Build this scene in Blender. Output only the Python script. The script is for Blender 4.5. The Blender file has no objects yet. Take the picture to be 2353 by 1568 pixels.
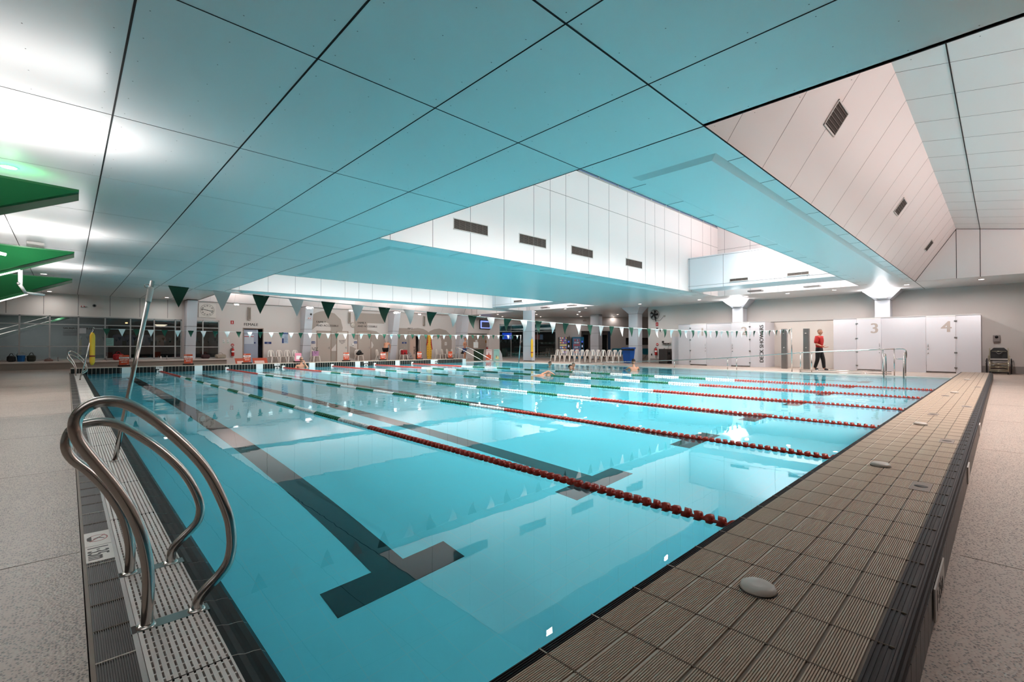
import bpy, bmesh, math, random
from mathutils import Vector, Matrix
random.seed(7)
PI = math.pi
SC = bpy.context.scene
COL = SC.collection

# ------------------------------------------------------------------ materials
MATS = {}
def srgb(c):
    return tuple(((x/255)/12.92 if x/255 <= .04045 else ((x/255+.055)/1.055)**2.4) for x in c) + (1,)
def mat(name, col, rough=.5, metal=0, spec=.5, bump=None, emit=None, estr=0, coat=0, vary=None, trans=0, ior=1.45, alpha=1):
    if name in MATS: return MATS[name]
    m = bpy.data.materials.new(name); m.use_nodes = True
    nt = m.node_tree; b = nt.nodes['Principled BSDF']
    c = srgb(col)
    b.inputs['Base Color'].default_value = c
    b.inputs['Roughness'].default_value = rough
    b.inputs['Metallic'].default_value = metal
    b.inputs['Specular IOR Level'].default_value = spec
    b.inputs['Coat Weight'].default_value = coat
    b.inputs['Transmission Weight'].default_value = trans
    b.inputs['IOR'].default_value = ior
    b.inputs['Alpha'].default_value = alpha
    if emit:
        b.inputs['Emission Color'].default_value = srgb(emit); b.inputs['Emission Strength'].default_value = estr
    if bump or vary:
        tc = nt.nodes.new('ShaderNodeTexCoord')
        n = nt.nodes.new('ShaderNodeTexNoise'); nt.links.new(tc.outputs['Object'], n.inputs['Vector'])
        n.inputs['Scale'].default_value = (bump or vary)[0]; n.inputs['Detail'].default_value = 4
        if bump:
            bp = nt.nodes.new('ShaderNodeBump'); bp.inputs['Strength'].default_value = bump[1]; bp.inputs['Distance'].default_value = .01
            nt.links.new(n.outputs['Fac'], bp.inputs['Height']); nt.links.new(bp.outputs['Normal'], b.inputs['Normal'])
        if vary:
            n2 = nt.nodes.new('ShaderNodeTexNoise'); n2.inputs['Scale'].default_value = vary[0]; n2.inputs['Detail'].default_value = 3
            nt.links.new(tc.outputs['Object'], n2.inputs['Vector'])
            mx = nt.nodes.new('ShaderNodeMix'); mx.data_type = 'RGBA'
            mx.inputs[6].default_value = c; mx.inputs[7].default_value = tuple(x*(1-vary[1]) for x in c[:3])+(1,)
            nt.links.new(n2.outputs['Fac'], mx.inputs[0]); nt.links.new(mx.outputs[2], b.inputs['Base Color'])
    MATS[name] = m
    return m

def terrazzo(name, base, dark, scale=70, amt=.5):
    m = bpy.data.materials.new(name); m.use_nodes = True; nt = m.node_tree; b = nt.nodes['Principled BSDF']
    tc = nt.nodes.new('ShaderNodeTexCoord')
    v = nt.nodes.new('ShaderNodeTexVoronoi'); v.inputs['Scale'].default_value = scale; v.inputs['Randomness'].default_value = 1
    nt.links.new(tc.outputs['Object'], v.inputs['Vector'])
    r1 = nt.nodes.new('ShaderNodeSeparateColor'); nt.links.new(v.outputs['Color'], r1.inputs['Color'])
    cr = nt.nodes.new('ShaderNodeValToRGB'); cr.color_ramp.interpolation = 'CONSTANT'
    cr.color_ramp.elements[0].color = (0, 0, 0, 1); e = cr.color_ramp.elements.new(1-amt); e.color = (1, 1, 1, 1); cr.color_ramp.elements[-1].color = (1, 1, 1, 1)
    nt.links.new(r1.outputs['Red'], cr.inputs['Fac'])
    ds = nt.nodes.new('ShaderNodeValToRGB'); ds.color_ramp.elements[0].position = .3; ds.color_ramp.elements[0].color = (1, 1, 1, 1)
    ds.color_ramp.elements[1].position = .5; ds.color_ramp.elements[1].color = (0, 0, 0, 1)
    nt.links.new(v.outputs['Distance'], ds.inputs['Fac'])
    mu = nt.nodes.new('ShaderNodeMath'); mu.operation = 'MULTIPLY'; nt.links.new(cr.outputs['Color'], mu.inputs[0]); nt.links.new(ds.outputs['Color'], mu.inputs[1])
    n = nt.nodes.new('ShaderNodeTexNoise'); n.inputs['Scale'].default_value = .9; n.inputs['Detail'].default_value = 5; nt.links.new(tc.outputs['Object'], n.inputs['Vector'])
    mb = nt.nodes.new('ShaderNodeMix'); mb.data_type = 'RGBA'; mb.inputs[6].default_value = srgb(base); mb.inputs[7].default_value = tuple(x*.72 for x in srgb(base)[:3])+(1,)
    nt.links.new(n.outputs['Fac'], mb.inputs[0])
    mx = nt.nodes.new('ShaderNodeMix'); mx.data_type = 'RGBA'; mx.inputs[7].default_value = srgb(dark)
    nt.links.new(mu.outputs[0], mx.inputs[0]); nt.links.new(mb.outputs[2], mx.inputs[6]); nt.links.new(mx.outputs[2], b.inputs['Base Color'])
    b.inputs['Roughness'].default_value = .45
    bp = nt.nodes.new('ShaderNodeBump'); bp.inputs['Strength'].default_value = .25; bp.inputs['Distance'].default_value = .003
    nt.links.new(v.outputs['Distance'], bp.inputs['Height']); nt.links.new(bp.outputs['Normal'], b.inputs['Normal'])
    return m

def tiles(name, col, grout, sx, sy, rough=.25, w=.03, axes='XY'):
    """square-set tiles with grout lines, in object space"""
    m = bpy.data.materials.new(name); m.use_nodes = True; nt = m.node_tree; b = nt.nodes['Principled BSDF']
    tc = nt.nodes.new('ShaderNodeTexCoord'); sp = nt.nodes.new('ShaderNodeSeparateXYZ'); nt.links.new(tc.outputs['Object'], sp.inputs[0])
    fs = []
    for a, s in zip(axes, (sx, sy)):
        d = nt.nodes.new('ShaderNodeMath'); d.operation = 'DIVIDE'; nt.links.new(sp.outputs[a], d.inputs[0]); d.inputs[1].default_value = s
        f = nt.nodes.new('ShaderNodeMath'); f.operation = 'FRACT'; nt.links.new(d.outputs[0], f.inputs[0])
        g = nt.nodes.new('ShaderNodeMath'); g.operation = 'LESS_THAN'; nt.links.new(f.outputs[0], g.inputs[0]); g.inputs[1].default_value = w/s*.2 if False else w
        fs.append(g)
    mm = nt.nodes.new('ShaderNodeMath'); mm.operation = 'MAXIMUM'; nt.links.new(fs[0].outputs[0], mm.inputs[0]); nt.links.new(fs[1].outputs[0], mm.inputs[1])
    mx = nt.nodes.new('ShaderNodeMix'); mx.data_type = 'RGBA'; mx.inputs[6].default_value = srgb(col); mx.inputs[7].default_value = srgb(grout)
    nt.links.new(mm.outputs[0], mx.inputs[0]); nt.links.new(mx.outputs[2], b.inputs['Base Color']); b.inputs['Roughness'].default_value = rough
    MATS[name] = m
    return m

M_ceil = mat('ceiling_panel', (228, 228, 228), .30, spec=.6, vary=(.35, .05))
M_well = mat('well_panel', (232, 224, 222), .45, vary=(.3, .03))
M_joint = mat('joint_dark', (20, 24, 25), .8)
M_seam = mat('seam_grey', (120, 116, 114), .8)
M_seaml = mat('seam_light', (166, 158, 155), .7)
M_wall = mat('wall_paint', (206, 198, 193), .6, vary=(.4, .04))
M_wallp = mat('wall_panel', (214, 208, 202), .5)
M_clad = mat('column_cladding', (200, 202, 208), .35)
M_deck = terrazzo('exposed_aggregate', (176, 158, 145), (44, 38, 35), 105, .66)
M_steel = mat('polished_steel', (205, 200, 195), .16, 1)
M_steeld = mat('brushed_steel', (150, 148, 146), .38, 1)
M_white = mat('white_plastic', (228, 224, 220), .45)
M_whitem = mat('white_enamel', (225, 222, 220), .3)
M_black = mat('black_plastic', (16, 16, 17), .5)
M_blk = mat('black_gloss', (14, 14, 15), .15)
M_green = mat('fin_green', (22, 104, 56), .4)
M_gdark = mat('flag_green', (8, 76, 58), .6)
M_gflt = mat('float_green', (8, 92, 60), .35)
M_red = mat('float_red', (158, 44, 28), .35)
M_wflt = mat('float_white', (204, 208, 206), .35)
M_fwhite = mat('flag_white', (222, 228, 228), .6)
M_glow = mat('lamp_warm', (255, 255, 255), .5, emit=(255, 232, 222), estr=14)
M_glow_hi = mat('lamp_bright', (255, 255, 255), .5, emit=(255, 232, 224), estr=40)
M_tile_d = mat('dark_green_tile', (16, 24, 23), .45, spec=.2)
M_tile_r = mat('dark_rib_tile', (32, 30, 29), .5)
M_tile_rb = mat('dark_rib_top', (64, 59, 56), .5)
M_tile_n = mat('nosing_tile', (34, 35, 38), .55, spec=.25)
M_tile_l = mat('beige_rib_tile', (190, 170, 150), .5, vary=(3, .08))
M_tile_lb = mat('beige_tile_bed', (112, 100, 88), .7)
M_grout = mat('grout_pale', (186, 176, 164), .8)
M_groutd = mat('grout_dark', (92, 80, 68), .8)
M_trench = mat('trench', (34, 30, 27), .8)
M_grate = mat('grate_white', (216, 208, 202), .45)
M_orange = mat('orange_sign', (184, 72, 36), .5)
M_yellow = mat('rescue_yellow', (238, 186, 48), .45)
M_skin = mat('skin', (196, 140, 112), .55)
M_skin2 = mat('skin_tan', (178, 122, 98), .55)
M_pooltile = tiles('pool_tile', (150, 228, 240), (168, 226, 236), .25, .25, .35, .03)
M_taupe = mat('taupe_paint', (158, 144, 132), .6)
M_char = mat('charcoal_letter', (52, 48, 46), .6)
M_numeral = mat('numeral_taupe', (170, 156, 148), .6)
M_redp = mat('red_paint', (176, 34, 30), .35)
M_blue = mat('sign_blue', (28, 52, 110), .5)
M_bluebin = mat('bin_blue', (14, 82, 168), .45)
M_glass_dark = mat('window_glass', (120, 130, 130), .03, trans=0, spec=.6, alpha=.22)
M_alu = mat('aluminium_frame', (168, 168, 166), .35, .3)

# ------------------------------------------------------------------ mesh builder
class MB:
    def __init__(s): s.bm = bmesh.new(); s.mats = []
    def mi(s, m):
        if m not in s.mats: s.mats.append(m)
        return s.mats.index(m)
    def _f(s, vs, m, smooth=False):
        try: f = s.bm.faces.new(vs)
        except ValueError: return None
        f.material_index = s.mi(m); f.smooth = smooth
        return f
    def box(s, x0, x1, y0, y1, z0, z1, m, M=None):
        if x0 > x1: x0, x1 = x1, x0
        if y0 > y1: y0, y1 = y1, y0
        if z0 > z1: z0, z1 = z1, z0
        P = [Vector(p) for p in ((x0,y0,z0),(x1,y0,z0),(x1,y1,z0),(x0,y1,z0),(x0,y0,z1),(x1,y0,z1),(x1,y1,z1),(x0,y1,z1))]
        if M: P = [M @ p for p in P]
        v = [s.bm.verts.new(p) for p in P]
        for f in ((3,2,1,0),(4,5,6,7),(0,1,5,4),(1,2,6,5),(2,3,7,6),(3,0,4,7)): s._f([v[i] for i in f], m)
        return s
    def rbox(s, x0, x1, y0, y1, z0, z1, m, r=.02, M=None, seg=2):
        b = bmesh.new(); bmesh.ops.create_cube(b, size=1)
        for v in b.verts: v.co = Vector(((x0+x1)/2+v.co.x*(x1-x0), (y0+y1)/2+v.co.y*(y1-y0), (z0+z1)/2+v.co.z*(z1-z0)))
        bmesh.ops.bevel(b, geom=b.edges[:], offset=r, segments=seg, affect='EDGES', profile=.5)
        s.add(b, m, M); return s
    def add(s, b, m, M=None, smooth=False):
        mp = {}
        for v in b.verts: mp[v] = s.bm.verts.new(M @ v.co if M else v.co)
        for f in b.faces: s._f([mp[v] for v in f.verts], m, smooth)
        b.free(); return s
    def quad(s, a, b, c, d, m):
        s._f([s.bm.verts.new(p) for p in (a, b, c, d)], m); return s
    def poly(s, pts, m):
        s._f([s.bm.verts.new(p) for p in pts], m); return s
    def prism(s, pts, off, m):
        """closed solid: polygon pts swept by vector off"""
        off = Vector(off); a = [s.bm.verts.new(Vector(p)) for p in pts]; b = [s.bm.verts.new(Vector(p)+off) for p in pts]
        s._f(a[::-1], m); s._f(b, m); n = len(pts)
        for i in range(n): s._f([a[i], a[(i+1) % n], b[(i+1) % n], b[i]], m)
        return s
    def tube(s, pts, r, m, n=10, cap=True, smooth=True):
        pts = [Vector(p) for p in pts]; rr = r if isinstance(r, (list, tuple)) else [r]*len(pts)
        rings = []; up = None
        for i, p in enumerate(pts):
            t = (pts[min(i+1, len(pts)-1)]-pts[max(i-1, 0)]).normalized()
            if up is None:
                up = Vector((0, 0, 1)) if abs(t.z) < .9 else Vector((1, 0, 0))
            a = (up - t*up.dot(t)).normalized(); up = a; b = t.cross(a)
            rings.append([s.bm.verts.new(p+(a*math.cos(2*PI*k/n)+b*math.sin(2*PI*k/n))*rr[i]) for k in range(n)])
        for i in range(len(rings)-1):
            for k in range(n): s._f([rings[i][k], rings[i][(k+1) % n], rings[i+1][(k+1) % n], rings[i+1][k]], m, smooth)
        if cap: s._f(rings[0][::-1], m); s._f(rings[-1], m)
        return s
    def lathe(s, prof, c, m, n=20, axis='Z', M=None, smooth=True, a0=0, a1=2*PI, cap=None):
        """prof: (r, h) pairs about an axis through c"""
        c = Vector(c); rings = []
        for r, h in prof:
            ring = []
            for k in range(n):
                a = a0+(a1-a0)*k/n; x, y = max(r, 1e-5)*math.cos(a), max(r, 1e-5)*math.sin(a)
                p = Vector((x, y, h)) if axis == 'Z' else (Vector((x, h, y)) if axis == 'Y' else Vector((h, x, y)))
                ring.append(s.bm.verts.new((M @ p if M else p)+c))
            rings.append(ring)
        for i in range(len(rings)-1):
            for k in range(n): s._f([rings[i][k], rings[i][(k+1) % n], rings[i+1][(k+1) % n], rings[i+1][k]], m, smooth)
        if prof[0][0] < .03 or prof[-1][0] < .03 or cap: s._f(rings[0][::-1], m); s._f(rings[-1], m)
        return s
    def ball(s, c, r, m, sc=(1, 1, 1), u=14, v=9):
        b = bmesh.new(); bmesh.ops.create_uvsphere(b, u_segments=u, v_segments=v, radius=r)
        for q in b.verts: q.co = Vector((q.co.x*sc[0], q.co.y*sc[1], q.co.z*sc[2]))+Vector(c)
        return s.add(b, m, None, True)
    def build(s, name, parent=None, loc=None):
        bmesh.ops.recalc_face_normals(s.bm, faces=s.bm.faces[:])
        me = bpy.data.meshes.new(name); s.bm.to_mesh(me); s.bm.free()
        for m in s.mats: me.materials.append(m)
        o = bpy.data.objects.new(name, me); COL.objects.link(o)
        if parent: o.parent = parent
        if loc: o.location = loc
        return o

def tag(o, label=None, cat=None, group=None, kind=None):
    if label: o['label'] = label
    if cat: o['category'] = cat
    if group: o['group'] = group
    if kind: o['kind'] = kind
    return o
def thing(name, label, cat, loc=(0, 0, 0), rz=0, group=None):
    o = bpy.data.objects.new(name, None); COL.objects.link(o); o.location = loc; o.rotation_euler = (0, 0, rz)
    o.empty_display_size = .1
    return tag(o, label, cat, group)
def struct(mb, name, label=None): return tag(mb.build(name), label, None, None, 'structure')
def copy_tree(o, parent=None):
    c = o.copy(); COL.objects.link(c)
    if parent: c.parent = parent
    for ch in [k for k in bpy.data.objects if k.parent == o]: copy_tree(ch, c)
    return c
def kids(o): return [k for k in bpy.data.objects if k.parent == o]

def text(body, size, m, M, name='lettering', parent=None, bold=.0, extr=.002, align='LEFT', sx=1, space=1):
    """lettering in local XY turned into a mesh; M places it"""
    cu = bpy.data.curves.new(name, 'FONT'); cu.body = body; cu.size = size; cu.extrude = extr; cu.offset = bold if size > 2 else 0
    cu.align_x = align; cu.resolution_u = 3; cu.space_character = space
    o = bpy.data.objects.new(name, cu); COL.objects.link(o)
    dg = bpy.context.evaluated_depsgraph_get(); me = bpy.data.meshes.new_from_object(o.evaluated_get(dg))
    bpy.data.objects.remove(o); me.materials.clear(); me.materials.append(m)
    me.transform(Matrix.Diagonal((sx, 1, 1, 1)))
    if bold and size <= 2:      # heavier strokes: the outline doubled sideways
        b2 = bmesh.new()
        for k, d in enumerate((-bold*1.6, -bold*.5, bold*.5, bold*1.6)):
            m2 = me.copy(); m2.transform(Matrix.Translation((d, 0, .00005*k))); b2.from_mesh(m2); bpy.data.meshes.remove(m2)
        b2.to_mesh(me); b2.free()
    me.transform(M)
    r = bpy.data.objects.new(name, me); COL.objects.link(r)
    if parent: r.parent = parent
    return r
def face_y(x, y, z):   # text on a wall facing -Y, reading along +X
    return Matrix.Translation((x, y, z)) @ Matrix.Rotation(PI/2, 4, 'X')
def face_x(x, y, z):   # text on a wall facing -X, reading along -Y
    return Matrix.Translation((x, y, z)) @ Matrix.Rotation(-PI/2, 4, 'Z') @ Matrix.Rotation(PI/2, 4, 'X')

# ------------------------------------------------------------------ camera
cam = bpy.data.cameras.new('camera'); co = bpy.data.objects.new('camera', cam); COL.objects.link(co)
yaw, pit = .7615, .0095
fw = Vector((math.sin(yaw)*math.cos(pit), math.cos(yaw)*math.cos(pit), math.sin(pit)))
rt = Vector((math.cos(yaw), -math.sin(yaw), 0)); up = rt.cross(fw)
co.matrix_world = Matrix(((rt.x, up.x, -fw.x, 0), (rt.y, up.y, -fw.y, 0), (rt.z, up.z, -fw.z, 1.14), (0, 0, 0, 1)))
cam.sensor_width = 36; cam.lens = 36*1072/2353; cam.clip_start = .05; cam.clip_end = 200
SC.camera = co

# ================================================================== SHELL
DZ = .03; CZ = 3.6
X0, X1, Y0, Y1 = .545, 21.8, 1.1, 25.2          # water rectangle
XW0, XW1 = 5.15, 23.6                             # light wells
WELLS = dict(a=(-7, 2.28), b=(4.03, 9.8), c=(17.3, 23.3), d=(24.5, 30.6))

# deck
f = MB()
for r in ((-8, .06, -8, 33), (.06, 40, -8, .2), (X1+.12, 40, .2, 33), (.06, X1+.12, Y1+.95, 33), (19.5, X1+.12, Y1+.1, Y1+.95)):
    f.box(r[0], r[1], r[2], r[3], -.3, DZ, M_deck)
for y in (-2.1, .35, 3.42, 5.75, 8.1, 10.6, 13.1, 15.6, 18.1): f.box(-8, .055, y, y+.006, DZ-.001, DZ+.0006, M_groutd)
for x in (3.42, 7.1, 9.9, 12.6, 16, 19): f.box(x, x+.008, -8, .16, DZ-.001, DZ+.0006, M_groutd)
for x in (24.2,): f.box(x, x+.01, .3, 15, DZ-.001, DZ+.0008, M_groutd)
struct(f, 'floor', 'speckled exposed aggregate pool deck')

# main ceiling plate
c = MB()
ys = sorted([(-7, 2.28), (4.03, 9.8), (17.3, 23.3), (24.5, 30.6)])
c.box(-8, XW0, -8, 33, CZ, CZ+.12, M_ceil)
c.box(XW1, 40, -8, 33, CZ, CZ+.12, M_ceil)
for a, b in ((-8, -7), (2.28, 4.03), (9.8, 17.3), (23.3, 24.5), (30.6, 33)): c.box(XW0, XW1, a, b, CZ, CZ+.12, M_ceil)
def jx(y, x0, x1, w=.006, m=M_joint): c.box(x0, x1, y-w, y+w, CZ-.0025, CZ+.001, m)
def jy(x, y0, y1, w=.006, m=M_joint): c.box(x-w, x+w, y0, y1, CZ-.0025, CZ+.001, m)
for k in range(-5, 4): jy(.335+1.203*k, -8, 30.8, .008 if k in (0, 1) else .006)
jy(XW0, -8, 30.8, .009)
jx(2.28, -8, XW1+3.4, .008); jx(4.03, -8, XW0, .005)
for y in (-2.6, -.15, 6.53): jx(y, -8, XW0, .0035, M_joint)
for y in (9.03, 11.5, 14, 16.5, 19, 21.5, 24): jx(y, -8, XW0, .0022, mat('seam_faint', (176, 176, 174), .6))
for k in range(1, 16):
    x = XW0+1.215*k
    jy(x, 2.28, 2.52, .004); jy(x, 3.72, 4.03, .004); jy(x, 9.8, 10.45, .004, M_seam); jy(x, 16.9, 17.3, .004, M_seam)
for y0, y1 in WELLS.values():
    for y in (y0,): c.box(XW0, XW1, y-.008, y, CZ-.004, CZ, M_joint)
    c.box(XW0, XW1, y1, y1+.008, CZ-.004, CZ+.0, M_joint)
# fixings
for k in range(-3, 5):
    for dx in (.09, -.09):
        for j in range(60):
            x, y = .335+1.203*k+dx, -2+.42*j
            if y < 9: c.box(x-.004, x+.004, y-.004, y+.004, CZ-.001, CZ, M_seam)
    if k < 4:
        for j in range(60):
            x, y = .335+1.203*(k+.5), -2+.42*j
            if y < 8: c.box(x-.004, x+.004, y-.004, y+.004, CZ-.001, CZ, M_seam)
# shallow dropped trays between the wells
def tray(x0, x1, y0, y1, d=.05, w=.09):
    zb = CZ-d
    c.quad((x0, y0, CZ), (x1, y0, CZ), (x1-w, y0+w, zb), (x0+w, y0+w, zb), M_ceil)
    c.quad((x0, y1, CZ), (x0, y0, CZ), (x0+w, y0+w, zb), (x0+w, y1-w, zb), M_ceil)
    c.quad((x1, y1, CZ), (x0, y1, CZ), (x0+w, y1-w, zb), (x1-w, y1-w, zb), M_ceil)
    c.quad((x1, y0, CZ), (x1, y1, CZ), (x1-w, y1-w, zb), (x1-w, y0+w, zb), M_ceil)
    c.quad((x0+w, y0+w, zb), (x1-w, y0+w, zb), (x1-w, y1-w, zb), (x0+w, y1-w, zb), M_ceil)
tray(5.98, 22.6, 2.5, 3.72); tray(5.75, 22.3, 10.45, 16.9); tray(5.7, 22.3, 23.75, 24.3)
struct(c, 'ceiling', 'white panelled ceiling with dark joints tinted by the water')

# wells
def well_vertical(y0, y1, zt, seams, vents):
    w = MB(); t = .05; zr = zt+1.4
    w.box(XW0, XW1, y1-.006, y1+t, CZ-.001, zt, M_well)                       # far wall
    w.box(XW0, XW1, y0-t, y0+.006, CZ-.001, zt-.6, M_well)                   # near wall
    w.box(XW1-.006, XW1+t, y0-t, y1+t, CZ-.001, zr, M_well)                  # end wall
    w.box(XW0-t, XW0+.006, y0-t, y1+t, CZ-.001, zr, M_well)
    w.prism([(XW0, y0-t, zt-.6), (XW0, y1+.3, zr), (XW0, y1+.3, zr+.1), (XW0, y0-t, zt-.5)], (XW1-XW0, 0, 0), M_well)   # sloping lid
    for x in seams: w.box(x-.006, x+.006, y1-.009, y1, CZ, zt, M_seam)
    w.box(XW0, XW1, y1-.009, y1, 6.03, 6.042, M_seam)
    w.box(XW1-.009, XW1, y0, y1, 5.9, 5.912, M_seam)
    for k in range(5): w.box(XW1-.009, XW1, y1-1.2*k-.35, y1-1.2*k-.338, CZ, zt, M_seam)
    struct(w, 'wall_skylight', 'tall white panelled side of a roof light well')
    g = MB()                                                         # clerestory strip above the far wall
    M_cl = mat('clerestory_night', (70, 92, 120), .1, emit=(120, 150, 190), estr=.25)
    g.box(XW0, XW1, y1+.01, y1+.03, zt, zr, M_cl)
    for k in range(16): g.box(XW0+1.2*k, XW0+1.2*k+.05, y1-.02, y1+.03, zt, zr, M_alu)
    g.box(XW0, XW1, y1-.02, y1+.03, zt, zt+.05, M_alu)
    struct(g, 'window_1', 'high clerestory window in a light well')
seamx = [5.42, 6.6, 7.8, 9.02, 10.25, 11.0, 11.77, 12.98, 14.2, 15.42, 16.7, 17.45, 18.25, 19.5, 20.7, 21.9, 22.8]
well_vertical(4.03, 9.8, 7.0, seamx, None)
well_vertical(17.3, 23.3, 7.0, [5.5]+[x+.08 for x in seamx[1:]], None)
def well_sloped(y0, y1, k, zi=5.42, yi=1.16, fall=.18):
    w = MB(); zb = zi-fall*(y1-yi-y0)
    A = [(XW0, y1, CZ), (XW0, y1-yi, zi), (XW0, y0, zb), (XW0, y0, zb+.1), (XW0, y1-yi, zi+.1), (XW0, y1+.06, CZ+.05)]
    w.prism(A[0:2]+[A[4], A[5]], (XW1-XW0, 0, 0), M_well); w.prism([A[1], A[2], A[3], A[4]], (XW1-XW0, 0, 0), M_well)
    P = [(0, y1, CZ), (0, y1-yi, zi), (0, y0, zb), (0, y0, CZ)]
    for x, d in ((XW1-.006, .05), (XW0-.05, .056)): w.prism([(x, p[1], p[2]) for p in P], (d, 0, 0), M_well)
    w.box(XW0, XW1, y0-.05, y0, CZ, zb, M_well)
    n = Vector((0, -(zi-CZ), -yi)).normalized()*.003                # seams up the slope
    for kk in range(16):
        x = XW0+.62+1.2*kk
        a, b = Vector((x, y1, CZ)), Vector((x, y1-yi, zi))
        for q in (0,): w.prism([a, b, b+n, a+n], (.006, 0, 0), M_seaml)
        a, b = Vector((x, y1-yi, zi)), Vector((x, y0, zb)); n2 = Vector((0, 0, -.004))
        w.prism([a, b, b+n2, a+n2], (.005, 0, 0), M_seaml)
    xx = XW1-.006
    for yy in (y1-yi, y1-yi-.62, y1-yi-3): w.box(xx-.004, xx, yy-.008, yy+.008, CZ, zi-fall*abs(yy-(y1-yi)), M_joint)
    w.prism([(xx-.004, y1, CZ), (xx-.004, y1-yi, zi), (xx-.004, y1-yi, zi-.03), (xx-.004, y1-.02, CZ)], (.004, 0, 0), M_joint)
    w.prism([(xx-.004, y1-yi, zi), (xx-.004, y0, zb), (xx-.004, y0, zb-.014), (xx-.004, y1-yi, zi-.014)], (.004, 0, 0), M_joint)
    yy = y1-yi-.62; zz = zi-fall*.62
    w.box(XW0, XW1, yy-.008, yy+.008, zz-.006, zz+.02, M_joint)
    struct(w, 'wall_skylight', 'sloping white panelled side of a roof light well')
well_sloped(-7, 2.28, 0); well_sloped(24.5, 30.6, 1)

# perimeter walls
w = MB(); WY = 30.8
W_L = (-6.5, 4.5, .45, 2.55); W_R = (5.1, 6.27, .42, 2.55)
DOORS = [(7.52, 8.54, 2.13), (18.6, 19.55, 2.15)]
# far wall built in strips around its openings
def strip(x0, x1, z0, z1, m=M_wall): w.box(x0, x1, WY, WY+.15, z0, z1, m)
strip(-8, -6.5, DZ, CZ); strip(-6.5, 4.5, DZ, .45); strip(-6.5, 4.5, 2.55, CZ, M_wallp)
strip(4.5, 5.1, DZ, CZ); strip(5.1, 6.27, DZ, .42); strip(5.1, 6.27, 2.55, CZ)
strip(6.27, 7.52, DZ, CZ); strip(7.52, 8.54, 2.13, CZ); strip(8.54, 18.6, DZ, CZ); strip(18.6, 19.55, 2.15, CZ); strip(19.55, 26.6, DZ, CZ)
for x in (-2.0-1.19, -2.0, -.81, .375, 1.54, 2.71, 3.88): w.box(x-.007, x+.007, WY-.003, WY, 2.6, CZ, M_joint)
struct(w, 'wall_far', 'cream far wall with changing room doors')
w = MB()
w.box(27, 27.15, -8, 15.5, DZ, CZ, M_wall); w.box(27, 40, 15.5, 15.65, DZ, CZ, M_wall); w.box(26.98, 27, -8, 15.5, DZ, DZ+.28, mat('skirt_grey', (150, 142, 138), .5))
w.box(26.9, 26.96, 5.2, 8.4, DZ, 2.36, mat('alcove_panel', (206, 196, 188), .5)); w.box(26.88, 26.97, 5.2, 8.4, 2.36, 2.385, M_seam)
struct(w, 'wall_right', 'pale wall behind the deck showers')
w = MB(); w.box(-8.15, -8, -8, 33, DZ, CZ, M_wall); struct(w, 'wall_left')
w = MB(); w.box(-8, 27, -8.15, -8, DZ, CZ, M_wall); struct(w, 'wall_back')
OB = Matrix.Translation((26.6, 30.8, 0)) @ Matrix.Rotation(-PI/4, 4, 'Z')   # oblique cafe wall frame
# ================================================================== POOL
p = MB()
p.box(X0-.3, X1+.3, Y0-.3, Y1+.3, -1.7, -1.40, M_pooltile)
M_poolwall = tiles('pool_wall_tile', (150, 226, 238), (168, 224, 234), .25, .25, .3, .03, 'YZ')
M_poolwall2 = tiles('pool_end_tile', (150, 226, 238), (168, 224, 234), .25, .25, .3, .03, 'XZ')
p.box(X0-.3, X0, Y0-.3, Y1+.3, -1.5, -.03, M_poolwall); p.box(X1, X1+.3, Y0-.3, Y1+.3, -1.5, -.03, M_poolwall)
p.box(X0, X1, Y0-.3, Y0, -1.5, -.03, M_poolwall2); p.box(X0, X1, Y1, Y1+.3, -1.5, -.03, M_poolwall2)
p.box(X0-.0, X0+.004, Y0, Y1, -.25, -.02, M_tile_d)
basin = tag(p.build('pool_basin'), 'rectangular blue tiled lap pool basin under the water', 'swimming pool', kind='thing')
M_lane = mat('lane_black', (12, 22, 26), .4)
LANES = [1.84+2.53*k for k in range(8)]; LFAR = [1.75, 4.02, 6.43, 8.9, 11.4, 13.77, 16.3, 18.8]
for k, x in enumerate(LANES):
    if x > 20: continue
    l = MB(); z = -1.396
    xf = LFAR[k]; l.prism([(x-.135, 3.15, -1.41), (x+.135, 3.15, -1.41), (xf+.135, 23.3, -1.41), (xf-.135, 23.3, -1.41)], (0, 0, z+1.41), M_lane); l.box(x-.53, x+.53, 3.05, 3.35, -1.41, z+.001, M_lane); l.box(xf-.53, xf+.53, 23.2, 23.45, -1.41, z+.001, M_lane)
    l.build('lane_line', basin)

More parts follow.
